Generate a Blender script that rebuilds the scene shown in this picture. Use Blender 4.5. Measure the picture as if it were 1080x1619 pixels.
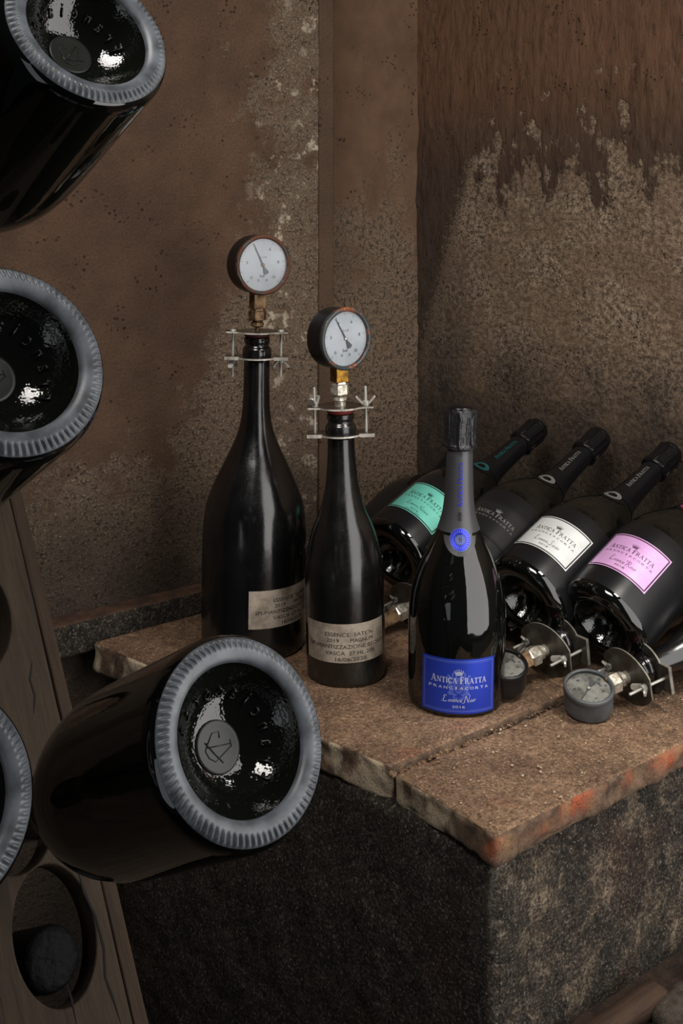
import bpy, bmesh, math, random
from math import sin, cos, pi, radians as R
from mathutils import Vector, Matrix, noise

for o in list(bpy.data.objects): bpy.data.objects.remove(o, do_unlink=True)
S = bpy.context.scene
COL = S.collection
random.seed(7)

# ------------------------------------------------------------------ camera (level view camera with falling front)
cd = bpy.data.cameras.new('camera'); cam = bpy.data.objects.new('camera', cd); COL.objects.link(cam)
cam.location = (0, 0, .61); cam.rotation_euler = (R(90), 0, 0)
cd.sensor_fit = 'HORIZONTAL'; cd.sensor_width = 36; cd.lens = 60
cd.shift_x = 0; cd.shift_y = -(809.5 - 310) / 1080
cd.clip_start = .02; cd.clip_end = 50
S.camera = cam
# ------------------------------------------------------------------ world, lights, exposure
w = bpy.data.worlds.new('world'); S.world = w; w.use_nodes = True
w.node_tree.nodes['Background'].inputs[0].default_value = (.75, .85, 1, 1)
w.node_tree.nodes['Background'].inputs[1].default_value = .012

def area(name, loc, target, sx, sy, power, color=(1, 1, 1), spread=180):
    l = bpy.data.lights.new(name, 'AREA'); l.shape = 'RECTANGLE'; l.size = sx; l.size_y = sy
    l.energy = power; l.color = color; l.spread = R(spread)
    o = bpy.data.objects.new(name, l); COL.objects.link(o); o.location = loc
    d = Vector(target) - Vector(loc)
    o.rotation_euler = d.to_track_quat('-Z', 'Y').to_euler()
    return o
area('softbox_right', (.80, .70, .50), (.16, 1.34, .47), 1.0, 1.42, 11.5, (1, .975, .95))
area('softbox_top', (-.30, .40, 1.70), (.42, 1.80, .50), .6, .5, 7.0, (1, .95, .9), 110)
area('ledge_fill', (.62, .95, 1.25), (.30, 1.32, 0), .22, .22, 1.5, (1, .94, .86), 75)  # added fill light that brightens the ledge front, not a lamp of the cellar
area('softbox_left', (-.80, -.30, .15), (-.1, .62, .42), .5, .8, .8, (.88, .94, 1))
S.view_settings.view_transform = 'Standard'; S.view_settings.look = 'None'
S.view_settings.exposure = 0; S.view_settings.gamma = 1; S.view_settings.use_curve_mapping = False

# ------------------------------------------------------------------ node helpers
def srgb(r, g, b):
    f = lambda c: (c / 255 / 12.92) if c <= 10 else ((c / 255 + .055) / 1.055) ** 2.4
    return (f(r), f(g), f(b), 1)

class NT:
    def __init__(s, name):
        s.m = bpy.data.materials.new(name); s.m.use_nodes = True
        s.t = s.m.node_tree; s.t.nodes.clear()
        s.out = s.n('ShaderNodeOutputMaterial'); s.b = s.n('ShaderNodeBsdfPrincipled')
        s.l(s.b.outputs[0], s.out.inputs[0])
        s.tc = s.n('ShaderNodeTexCoord')
    def n(s, k): return s.t.nodes.new(k)
    def l(s, a, b): s.t.links.new(a, b)
    def put(s, sock, v):
        if isinstance(v, bpy.types.NodeSocket): s.l(v, sock)
        elif v is not None:
            if sock.type == 'RGBA' and len(v) == 3: v = (*v, 1)
            sock.default_value = v
    def set(s, **k):
        for a, v in k.items(): s.put(s.b.inputs[a.replace('_', ' ')], v)
    def mapv(s, vec, sc=(1, 1, 1), loc=(0, 0, 0)):
        n = s.n('ShaderNodeMapping'); s.l(vec, n.inputs[0]); n.inputs['Scale'].default_value = sc
        n.inputs['Location'].default_value = loc; return n.outputs[0]
    def noise(s, vec, scale, detail=4, rough=.55, dist=0):
        n = s.n('ShaderNodeTexNoise'); s.l(vec, n.inputs['Vector'])
        n.inputs['Scale'].default_value = scale; n.inputs['Detail'].default_value = detail
        n.inputs['Roughness'].default_value = rough; n.inputs['Distortion'].default_value = dist
        return n.outputs[0]
    def voro(s, vec, scale, feat='F1', out='Distance', rnd=1):
        n = s.n('ShaderNodeTexVoronoi'); n.feature = feat; s.l(vec, n.inputs['Vector'])
        n.inputs['Scale'].default_value = scale; n.inputs['Randomness'].default_value = rnd
        return n.outputs[out]
    def m_(s, op, a, b=0, c=0, clamp=False):
        n = s.n('ShaderNodeMath'); n.operation = op; n.use_clamp = clamp
        for i, v in enumerate((a, b, c)): s.put(n.inputs[i], v)
        return n.outputs[0]
    def ss(s, v, a, b, lo=0, hi=1):
        n = s.n('ShaderNodeMapRange'); n.interpolation_type = 'SMOOTHSTEP'
        for i, x in enumerate((v, a, b, lo, hi)): s.put(n.inputs[i], x)
        return n.outputs[0]
    def mix(s, f, a, b, mode='MIX'):
        n = s.n('ShaderNodeMix'); n.data_type = 'RGBA'; n.blend_type = mode
        s.put(n.inputs[0], f); s.put(n.inputs[6], a); s.put(n.inputs[7], b); return n.outputs[2]
    def xyz(s, vec):
        n = s.n('ShaderNodeSeparateXYZ'); s.l(vec, n.inputs[0]); return n.outputs
    def bump(s, h, strength, dist, prev=None):
        n = s.n('ShaderNodeBump'); s.put(n.inputs['Height'], h); n.inputs['Strength'].default_value = strength
        n.inputs['Distance'].default_value = dist
        if prev is not None: s.l(prev, n.inputs['Normal'])
        return n.outputs[0]

def simple(name, col, rough=.5, metal=0, spec=.5, coat=0, coat_rough=.1, bump=None, var=None, emis=None):
    t = NT(name); c = col if len(col) == 4 else (*col, 1); v = t.tc.outputs['Object']
    if var:
        nz = t.noise(v, var[0], 5); c = t.mix(t.ss(nz, .35, .7), c, var[1])
    t.set(Base_Color=c, Roughness=rough, Metallic=metal, Specular_IOR_Level=spec, Coat_Weight=coat, Coat_Roughness=coat_rough)
    if bump: t.set(Normal=t.bump(t.noise(v, bump[0], 4), bump[1], bump[2]))
    return t.m

# ------------------------------------------------------------------ mesh helpers
def link(name, bm_or_me, mat, parent=None, smooth=True, mw=None):
    if isinstance(bm_or_me, bmesh.types.BMesh):
        me = bpy.data.meshes.new(name); bm_or_me.to_mesh(me); bm_or_me.free()
    else: me = bm_or_me
    for m in (mat if isinstance(mat, (list, tuple)) else [mat]): me.materials.append(m)
    if smooth:
        for p in me.polygons: p.use_smooth = True
    o = bpy.data.objects.new(name, me); COL.objects.link(o)
    if parent: o.parent = parent
    if mw is not None: o.matrix_local = mw
    return o
def pyd(v, f):
    me = bpy.data.meshes.new('m'); me.from_pydata([tuple(p) for p in v], [], f); me.update(); return me
def thing(name, label, cat, mw=None, group=None):
    o = bpy.data.objects.new(name, None); COL.objects.link(o); o.empty_display_size = .01
    if mw is not None: o.matrix_world = mw
    tag(o, label, cat, group); return o
def tag(o, label=None, cat=None, group=None, kind=None):
    if label: o['label'] = label
    if cat: o['category'] = cat
    if group: o['group'] = group
    if kind: o['kind'] = kind
    return o
def frame(loc, axis, roll=0):
    """matrix with local Z along axis; local -Y faces the camera side as far as possible, then rolled"""
    z = Vector(axis).normalized(); ref = Vector((0, 1, 0))
    if abs(z.dot(ref)) > .93: ref = Vector((0, 0, 1))
    y = (ref - z * ref.dot(z)).normalized(); x = y.cross(z)
    m = Matrix((x, y, z)).transposed().to_4x4(); m.translation = Vector(loc)
    return m @ Matrix.Rotation(roll, 4, 'Z')
def sub_profile(P, n):
    """Catmull-Rom through profile points (r,z)"""
    out = []
    for i in range(len(P) - 1):
        p0 = P[max(i - 1, 0)]; p1 = P[i]; p2 = P[i + 1]; p3 = P[min(i + 2, len(P) - 1)]
        for k in range(n):
            t = k / n
            out.append(tuple(.5 * ((2 * p1[j]) + (-p0[j] + p2[j]) * t + (2 * p0[j] - 5 * p1[j] + 4 * p2[j] - p3[j]) * t * t
                                    + (-p0[j] + 3 * p1[j] - 3 * p2[j] + p3[j]) * t ** 3) for j in (0, 1)))
    out.append(tuple(P[-1])); return out
def lathe(prof, seg=64, disp=None, bm=None, M=None, close=True):
    own = bm is None
    if own: bm = bmesh.new()
    rings = []
    for i, (r, z) in enumerate(prof):
        if r < 1e-6:
            v = Vector((0, 0, z)); rings.append([bm.verts.new(M @ v if M else v)]); continue
        ring = []
        for k in range(seg):
            a = 2 * pi * k / seg; rr, zz = (r, z) if not disp else disp(r, z, a, i)
            v = Vector((rr * cos(a), rr * sin(a), zz)); ring.append(bm.verts.new(M @ v if M else v))
        rings.append(ring)
    for a, b in zip(rings, rings[1:]):
        if len(a) == 1 and len(b) == 1: continue
        if len(a) == 1:
            for k in range(seg): bm.faces.new((a[0], b[(k + 1) % seg], b[k]))
        elif len(b) == 1:
            for k in range(seg): bm.faces.new((a[k], a[(k + 1) % seg], b[0]))
        else:
            for k in range(seg): bm.faces.new((a[k], a[(k + 1) % seg], b[(k + 1) % seg], b[k]))
    if own: bmesh.ops.recalc_face_normals(bm, faces=bm.faces)
    return bm
def cyl(r, z0, z1, seg=32, bev=.0005, M=None, bm=None):
    return lathe([(0, z0), (r - bev, z0), (r, z0 + bev), (r, z1 - bev), (r - bev, z1), (0, z1)], seg, bm=bm, M=M)
def prism(poly, z0, z1, M=None, bm=None, bev=0):
    own = bm is None
    if own: bm = bmesh.new()
    T = (lambda v: M @ v) if M else (lambda v: v)
    a = [bm.verts.new(T(Vector((x, y, z0)))) for x, y in poly]; b = [bm.verts.new(T(Vector((x, y, z1)))) for x, y in poly]
    fs = [bm.faces.new(a[::-1]), bm.faces.new(b)]
    n = len(poly)
    for i in range(n): fs.append(bm.faces.new((a[i], a[(i + 1) % n], b[(i + 1) % n], b[i])))
    if bev: bmesh.ops.bevel(bm, geom=list({e for f in fs for e in f.edges}), offset=bev, segments=2, affect='EDGES', profile=.5)
    if own: bmesh.ops.recalc_face_normals(bm, faces=bm.faces)
    return bm
def tube(pts, r, seg=8, bm=None):
    own = bm is None
    if own: bm = bmesh.new()
    rings = []; pts = [Vector(p) for p in pts]
    for i, p in enumerate(pts):
        d = (pts[min(i + 1, len(pts) - 1)] - pts[max(i - 1, 0)]).normalized()
        u = d.orthogonal().normalized() if i == 0 else (u - d * u.dot(d)).normalized()
        v = d.cross(u)
        rings.append([bm.verts.new(p + r * (cos(2 * pi * k / seg) * u + sin(2 * pi * k / seg) * v)) for k in range(seg)])
    for a, b in zip(rings, rings[1:]):
        for k in range(seg): bm.faces.new((a[k], a[(k + 1) % seg], b[(k + 1) % seg], b[k]))
    bm.faces.new(rings[0][::-1]); bm.faces.new(rings[-1])
    if own: bmesh.ops.recalc_face_normals(bm, faces=bm.faces)
    return bm
class G2:
    """flat artwork: polygons in a plane, mapped onto a curved surface when built"""
    def __init__(s): s.v = []; s.f = []
    def poly(s, pts):
        k = len(s.v); s.v += list(pts); s.f.append(tuple(range(k, k + len(pts)))); return s
    def bar(s, x0, y0, x1, y1, w):
        d = Vector((x1 - x0, y1 - y0)); L = d.length or 1; n = Vector((-d.y, d.x)) / L * w / 2
        return s.poly([(x0 - n.x, y0 - n.y), (x1 - n.x, y1 - n.y), (x1 + n.x, y1 + n.y), (x0 + n.x, y0 + n.y)])
    def line(s, pts, w):
        for a, b in zip(pts, pts[1:]): s.bar(*a, *b, w)
        return s
    def hb(s, x0, y0, x1, y1, w): return s.poly([(x0 - w / 2, y0), (x0 + w / 2, y0), (x1 + w / 2, y1), (x1 - w / 2, y1)])
    def arc(s, cx, cy, rx, ry, a0, a1, w, n=14, wf=None):
        o = []; i = []
        for k in range(n + 1):
            a = R(a0 + (a1 - a0) * k / n); ww = (wf(k / n) if wf else 1) * w / 2
            o.append((cx + (rx + ww) * cos(a), cy + (ry + ww) * sin(a))); i.append((cx + (rx - ww) * cos(a), cy + (ry - ww) * sin(a)))
        for k in range(n): s.poly([i[k], o[k], o[k + 1], i[k + 1]])
        return s
    def disc(s, cx, cy, r, n=12): return s.poly([(cx + r * cos(2 * pi * k / n), cy + r * sin(2 * pi * k / n)) for k in range(n)])
    def add(s, g, sx=1, sy=1, dx=0, dy=0, shear=0):
        k = len(s.v); s.v += [(x * sx + y * shear * sy + dx, y * sy + dy) for x, y in g.v]
        s.f += [tuple(i + k for i in f) for f in g.f]; return s
    def ext(s):
        xs = [p[0] for p in s.v]; ys = [p[1] for p in s.v]; return min(xs), max(xs), min(ys), max(ys)
    def fit(s, g, x0, x1, y0, y1, shear=0):
        a, b, c, d = g.ext(); sx = (x1 - x0) / (b - a); sy = (y1 - y0) / (d - c)
        return s.add(g, sx, sy, x0 - a * sx, y0 - c * sy, shear)
    def mesh(s, f): return pyd([f(x, y) for x, y in s.v], s.f)

_tc = {}
def T(txt):
    """plain lettering from Blender's built-in font"""
    if txt not in _tc:
        c = bpy.data.curves.new('t', 'FONT'); c.body = txt; c.resolution_u = 3
        o = bpy.data.objects.new('t', c); COL.objects.link(o)
        bpy.context.view_layer.update()
        me = bpy.data.meshes.new_from_object(o)
        g = G2(); g.v = [(v.co.x, v.co.y) for v in me.vertices]; g.f = [tuple(p.vertices) for p in me.polygons]
        bpy.data.objects.remove(o); bpy.data.curves.remove(c); bpy.data.meshes.remove(me)
        _tc[txt] = g
    return _tc[txt]
def serif_glyph(ch):
    g = G2(); K = .17; k = .07; s = .06
    ft = lambda x, w=.3, y=0: g.bar(x - w / 2, y + (s / 2 if y == 0 else -s / 2), x + w / 2, y + (s / 2 if y == 0 else -s / 2), s)
    if ch == 'A': g.hb(.14, 0, .44, 1, k); g.hb(.80, 0, .46, 1, K); g.bar(.24, .34, .68, .34, s); ft(.13, .28); ft(.80, .34); adv = 1.0
    elif ch == 'N': g.hb(.16, 0, .16, 1, k); g.hb(.80, 0, .80, 1, k); g.hb(.78, 0, .18, 1, K); ft(.16, .28); ft(.12, .2, 1); ft(.80, .28, 1); adv = 1.0
    elif ch == 'T': g.hb(.40, 0, .40, 1, K); g.bar(.03, .96, .77, .96, .07); g.bar(.05, .74, .05, 1, .05); g.bar(.75, .74, .75, 1, .05); ft(.40, .36); adv = .84
    elif ch == 'I': g.hb(.2, 0, .2, 1, K); ft(.2, .36); ft(.2, .36, 1); adv = .42
    elif ch == 'C': g.arc(.48, .5, .40, .46, 50, 315, .11, 18, lambda t: .6 + 1.1 * sin(pi * t)); g.bar(.76, .70, .76, .98, .06); adv = .9
    elif ch == 'F': g.hb(.2, 0, .2, 1, K); g.bar(.1, .96, .68, .96, .07); g.bar(.66, .72, .66, 1, .05); g.bar(.2, .52, .5, .52, s); g.bar(.5, .40, .5, .64, .05); ft(.2, .36); adv = .74
    elif ch == 'R':
        g.hb(.2, 0, .2, 1, K); g.bar(.08, .96, .42, .96, .07); g.bar(.2, .48, .42, .48, s)
        g.arc(.42, .72, .22, .24, -90, 90, .12, 10, lambda t: .5 + .8 * sin(pi * t)); g.hb(.88, 0, .44, .5, K); ft(.2, .36); ft(.9, .24); adv = .98
    elif ch == ' ': adv = .38
    return g, adv
def serif_word(txt):
    g = G2(); x = 0; first = True
    for ch in txt:
        q, adv = serif_glyph(ch); sc = 1.28 if first and ch != ' ' else 1
        if q.v: g.add(q, sc, sc, x, -(sc - 1) * .12)
        x += adv * sc + .05; first = ch == ' '
    return g
def script_word(txt):
    """slanted hand: swash capitals drawn as strokes, small letters slanted"""
    g = G2(); x = 0
    for ch in txt:
        if ch == ' ': x += .35; continue
        if ch == 'E':
            g.arc(.42, .95, .26, .24, 20, 265, .07, 14, lambda t: .6 + sin(pi * t)); g.arc(.38, .35, .34, .36, 95, 330, .08, 16, lambda t: .6 + sin(pi * t))
            g.arc(-.05, .1, .3, .18, 190, 330, .035, 8); x = .85; continue
        if ch in 'NSR':
            if ch == 'N': g.hb(x + .05, -.15, x + .35, 1.2, .09); g.hb(x + .75, -.1, x + .38, 1.2, .1); g.hb(x + .75, -.1, x + 1.05, 1.3, .06); g.arc(x + .95, 1.3, .15, .1, 0, 180, .05, 6); g.arc(x - .15, -.05, .22, .15, 180, 350, .05, 8)
            if ch == 'S': g.arc(x + .62, .98, .24, .24, 0, 230, .07, 12); g.arc(x + .42, .35, .28, .4, -130, 70, .09, 12); g.arc(x + .1, .1, .25, .16, 120, 330, .05, 8)
            if ch == 'R': g.hb(x + .1, -.1, x + .42, 1.15, .1); g.arc(x + .52, .9, .32, .28, -100, 170, .08, 12); g.bar(x + .45, .6, x + .95, -.05, .09); g.arc(x + .1, 1.0, .3, .18, 80, 260, .05, 8)
            x += 1.0; continue
        q = T(ch); a, b, c, d = q.ext(); sc = 1.0
        g.add(q, sc * .85, sc, x - a * .85, 0, .45); x += (b - a) * .85 + .10
    return g
def crown():
    g = G2(); g.poly([(-.5, 0), (.5, 0), (.52, .14), (-.52, .14)]); g.poly([(-.52, .2), (.52, .2), (.56, .32), (-.56, .32)])
    for i, x in enumerate((-.56, -.28, 0, .28, .56)):
        h = .72 - .10 * abs(i - 2); g.poly([(x * .9 - .13, .32), (x * .9 + .13, .32), (x * 1.15, h)]); g.disc(x * 1.18, h + .07, .075, 8)
    return g
def crest():
    g = G2()
    for sgn in (-1, 1):
        for cx, cy, r, a0, a1 in ((.30, .62, .16, -60, 230), (.52, .30, .17, -120, 170), (.60, -.05, .16, -100, 190), (.46, -.40, .17, -140, 150), (.22, -.70, .15, -160, 120), (.34, .1, .3, -80, 90), (.28, -.3, .26, -90, 80), (.16, .35, .14, 0, 300), (.70, .5, .09, 0, 270), (.66, -.52, .08, 0, 270)):
            aa, bb = (a0, a1) if sgn > 0 else (180 - a0, 180 - a1)
            g.arc(sgn * cx, cy, r, r, aa, bb, .045, 12)
            g.arc(sgn * cx, cy, r * .55, r * .55, aa, bb, .03, 8)
    g.arc(0, -.02, .30, .46, 0, 360, .035, 24)
    for i in range(-6, 7): 
        x = i * .045; h = .44 * math.sqrt(max(0, 1 - (x / .3) ** 2)); g.bar(x, -.02 - h, x, -.02 + h, .014)
    g.bar(-.28, .08, .28, .08, .03); g.bar(-.28, -.16, .28, -.16, .03)
    return g

# ------------------------------------------------------------------ materials
def glass_dark(name, col=(.003, .0035, .003), rough=.035, peb=0, dust=0, dustcol=(.12, .12, .11), spec=.9):
    t = NT(name); v = t.tc.outputs['Object']; c = (*col, 1); rg = rough
    if dust:
        n1 = t.noise(v, 14, 5, .6); n2 = t.noise(v, 520, 3, .7); n3 = t.noise(t.mapv(v, (1, 1, .25)), 60, 5, .7)
        d = t.m_('MULTIPLY', t.ss(n1, .40, .72, .25, 1), t.ss(n3, .35, .75, .35, 1))
        sp = t.m_('MULTIPLY', t.ss(n2, .66, .78), t.ss(t.noise(v, 22, 3), .48, .66))
        f = t.m_('ADD', t.m_('MULTIPLY', d, dust), t.m_('MULTIPLY', sp, .35), clamp=True)
        c = t.mix(f, c, (*dustcol, 1)); rg = t.m_('ADD', rough, t.m_('MULTIPLY', d, .22))
        rg = t.m_('ADD', rg, t.m_('MULTIPLY', t.ss(n2, .4, .7), .08))
    else:
        n2 = t.noise(v, 900, 2, .5); sp = t.ss(n2, .735, .79); c = t.mix(t.m_('MULTIPLY', sp, .12), c, (.4, .4, .4, 1))
    t.set(Base_Color=c, Roughness=rg, IOR=1.5, Specular_IOR_Level=spec)
    if peb:
        b = t.voro(v, 620, 'SMOOTH_F1'); t.set(Normal=t.bump(b, peb, .0006))
    else:
        t.set(Normal=t.bump(t.noise(v, 35, 2), .12, .002))
    return t.m
M_GLASS = glass_dark('black_green_glass')
M_PUNT = glass_dark('pebbled_punt_glass', (.006, .007, .005), .06, peb=.22)
M_DUSTY = glass_dark('dusty_black_glass', (.004, .004, .0045), .10, dust=.10, dustcol=(.06, .058, .05))
M_DUSTY2 = glass_dark('dusty_grey_glass', (.004, .004, .004), .13, dust=.36, dustcol=(.04, .039, .033))
def frosted():
    t = NT('frosted_base_ring'); v = t.tc.outputs['Object']
    c = t.mix(t.ss(t.noise(v, 60, 5), .3, .7), srgb(70, 74, 79), srgb(112, 118, 126))
    t.set(Base_Color=c, Roughness=.42, Specular_IOR_Level=.8, Normal=t.bump(t.noise(v, 900, 3), .12, .0004)); return t.m
M_FROST = frosted()
M_FOIL = simple('satin_charcoal_foil', srgb(80, 80, 82), .36, .35, bump=(220, .12, .0006))
M_FOILK = simple('glossy_black_foil', (.005, .005, .006), .26, .0, .35, bump=(160, .25, .001))
M_CRUMP = simple('crumpled_charcoal_foil', srgb(52, 52, 54), .2, .45, bump=(240, .6, .002))
M_PIP = simple('worn_pip_glass', srgb(42, 44, 39), .36)
M_BLUE = NT('metallic_blue_label'); _v = M_BLUE.tc.outputs['Object']
M_BLUE.set(Base_Color=srgb(48, 74, 205), Metallic=.55, Roughness=.34, Specular_IOR_Level=.5,
           Normal=M_BLUE.bump(M_BLUE.noise(M_BLUE.mapv(_v, (1, 1, .05)), 900, 2), .1, .0003)); M_BLUE = M_BLUE.m
M_SILVER = simple('silver_print', srgb(215, 220, 235), .3, .3)
M_CREST = simple('pale_blue_print', srgb(110, 130, 225), .35, .4)
M_NECKBLUE = simple('blue_foil_print', srgb(60, 66, 230), .3, .5)
M_INK = simple('black_ink', (.006, .006, .007), .45)
M_PINKINK = simple('plum_ink', srgb(52, 14, 38), .4)
M_WINEBORDER = simple('raspberry_border', srgb(150, 60, 105), .4)
def paper(name, c1, c2, rough=.38):
    return simple(name, c1, rough, .15, var=(30, c2), bump=(500, .05, .0003))
M_TEAL = paper('teal_label', srgb(118, 208, 190), srgb(105, 195, 178))
M_WHITE = paper('pearl_label', srgb(222, 224, 222), srgb(205, 208, 206))
M_PINK = paper('lilac_label', srgb(222, 172, 222), srgb(208, 158, 210))
M_BLACKLAB = simple('black_label', (.012, .012, .013), .3)
M_ROSYLAB = simple('dull_rose_label', srgb(120, 88, 76), .6, var=(60, srgb(90, 66, 58)))
M_MATTE = simple('matt_black_coating', (.008, .008, .009), .30, 0, .38)
M_GREYPRINT = simple('silver_grey_print', srgb(120, 120, 116), .4)
M_TEALPRINT = simple('teal_print', srgb(30, 88, 92), .4)
def old_paper():
    t = NT('old_paper_label'); v = t.tc.outputs['Object']
    a = t.noise(v, 45, 6, .65); b = t.noise(v, 420, 4, .7)
    c = t.mix(t.ss(a, .35, .7), srgb(178, 166, 150), srgb(128, 116, 102)); c = t.mix(t.m_('MULTIPLY', t.ss(b, .5, .75), .5), c, srgb(96, 86, 76))
    t.set(Base_Color=c, Roughness=.8, Normal=t.bump(b, .15, .0004)); return t.m
M_OLDPAPER = old_paper()
M_STEEL = simple('lit_edge_steel', srgb(225, 220, 210), .34, .25, var=(70, srgb(150, 140, 128)), bump=(300, .08, .0005))  # plate edges: caught light painted in as a brighter steel
M_STEELFACE = simple('brushed_dim_face', srgb(120, 112, 104), .26, .85, var=(70, srgb(80, 72, 64)))  # plate faces: same steel darkened, its dim reflection put into the colour
M_DUSTFACE = simple('dusty_dim_face', srgb(96, 93, 86), .34, .5, var=(55, srgb(66, 60, 52)), bump=(260, .12, .0006))  # darker copy for the faces of the lying plates
M_STEELDUST = simple('dusty_lit_edge', srgb(140, 136, 126), .4, .25, var=(55, srgb(104, 98, 88)), bump=(260, .12, .0006))  # brighter copy for lying plate edges, light painted in
M_NUT = simple('nickel_nut', srgb(225, 218, 205), .3, .6, var=(160, srgb(140, 130, 112)))
M_BRASS = simple('tarnished_brass', srgb(170, 125, 45), .34, .85, var=(120, srgb(96, 68, 30)))
M_OLDBRASS = simple('brown_brass', srgb(146, 118, 86), .42, .7, var=(90, srgb(66, 46, 32)))
M_ROD = simple('zinc_rod', srgb(185, 183, 175), .38, .4)
M_RUBBER = simple('red_rubber', srgb(135, 48, 44), .55)
M_DRUBBER = simple('dark_red_rubber', srgb(84, 34, 36), .55)
def rusty(name, base, rustc, amt):
    t = NT(name); v = t.tc.outputs['Object']
    f = t.ss(t.noise(v, 38, 6, .7, .4), amt, amt + .08); fl = t.noise(v, 300, 4)
    rc = t.mix(t.ss(fl, .3, .7), rustc, srgb(90, 46, 28))
    t.set(Base_Color=t.mix(f, base, rc), Roughness=t.m_('ADD', .3, t.m_('MULTIPLY', f, .5)), Specular_IOR_Level=.5,
          Normal=t.bump(t.m_('ADD', f, t.m_('MULTIPLY', fl, .3)), .25, .0008)); return t.m
M_BEZEL_RUST = rusty('rusted_brown_bezel', srgb(52, 40, 32), srgb(84, 56, 40), .46)
M_BEZEL = rusty('black_bezel_with_rust', srgb(58, 62, 62), srgb(190, 100, 50), .54)
M_CASE = simple('black_gauge_case', (.008, .008, .009), .32)
M_CASEGREY = simple('dusty_grey_gauge_case', srgb(84, 88, 91), .42, var=(40, srgb(66, 68, 70)), bump=(500, .06, .0004))
M_DIAL = simple('dial_white', srgb(206, 212, 218), .5, var=(25, srgb(186, 192, 198)))
M_DIALDULL = simple('dusty_dial', srgb(150, 150, 144), .6, var=(70, srgb(96, 96, 90)))
M_TICK = simple('dial_print', srgb(48, 52, 56), .5)
M_NEEDLE = simple('needle_grey', srgb(88, 92, 94), .4)
def pane():
    t = NT('gauge_window_glass'); t.t.nodes.remove(t.b)
    tr = t.n('ShaderNodeBsdfTransparent'); gl = t.n('ShaderNodeBsdfGlossy'); gl.inputs['Roughness'].default_value = .08
    fr = t.n('ShaderNodeFresnel'); fr.inputs[0].default_value = 1.45; mx = t.n('ShaderNodeMixShader')
    t.l(fr.outputs[0], mx.inputs[0]); t.l(tr.outputs[0], mx.inputs[1]); t.l(gl.outputs[0], mx.inputs[2]); t.l(mx.outputs[0], t.out.inputs[0]); return t.m
M_PANE = pane()

def wood(name, c1, c2, c3, sc=1):
    t = NT(name); v = t.tc.outputs['Object']
    g = t.noise(t.mapv(v, (18, 18, 1.2)), 6 * sc, 6, .6, .6); f = t.noise(t.mapv(v, (60, 60, 3)), 14 * sc, 4, .7)
    sp = t.noise(v, 260, 3, .7)
    c = t.mix(t.ss(g, .3, .7), c1, c2); c = t.mix(t.m_('MULTIPLY', t.ss(f, .45, .75), .6), c, c3)
    c = t.mix(t.m_('MULTIPLY', t.ss(sp, .68, .78), .5), c, srgb(120, 104, 90))
    t.set(Base_Color=c, Roughness=.8, Specular_IOR_Level=.25,
          Normal=t.bump(t.m_('ADD', g, t.m_('MULTIPLY', f, .6)), .45, .002, t.bump(sp, .3, .0008))); return t.m
M_WOOD = wood('weathered_oak', srgb(72, 60, 48), srgb(56, 46, 37), srgb(36, 29, 24))
M_WOODEDGE = wood('weathered_oak_slat', srgb(68, 54, 42), srgb(54, 43, 34), srgb(38, 30, 24))
M_BATTEN = wood('old_batten', srgb(74, 56, 44), srgb(56, 42, 34), srgb(36, 27, 22))

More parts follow.
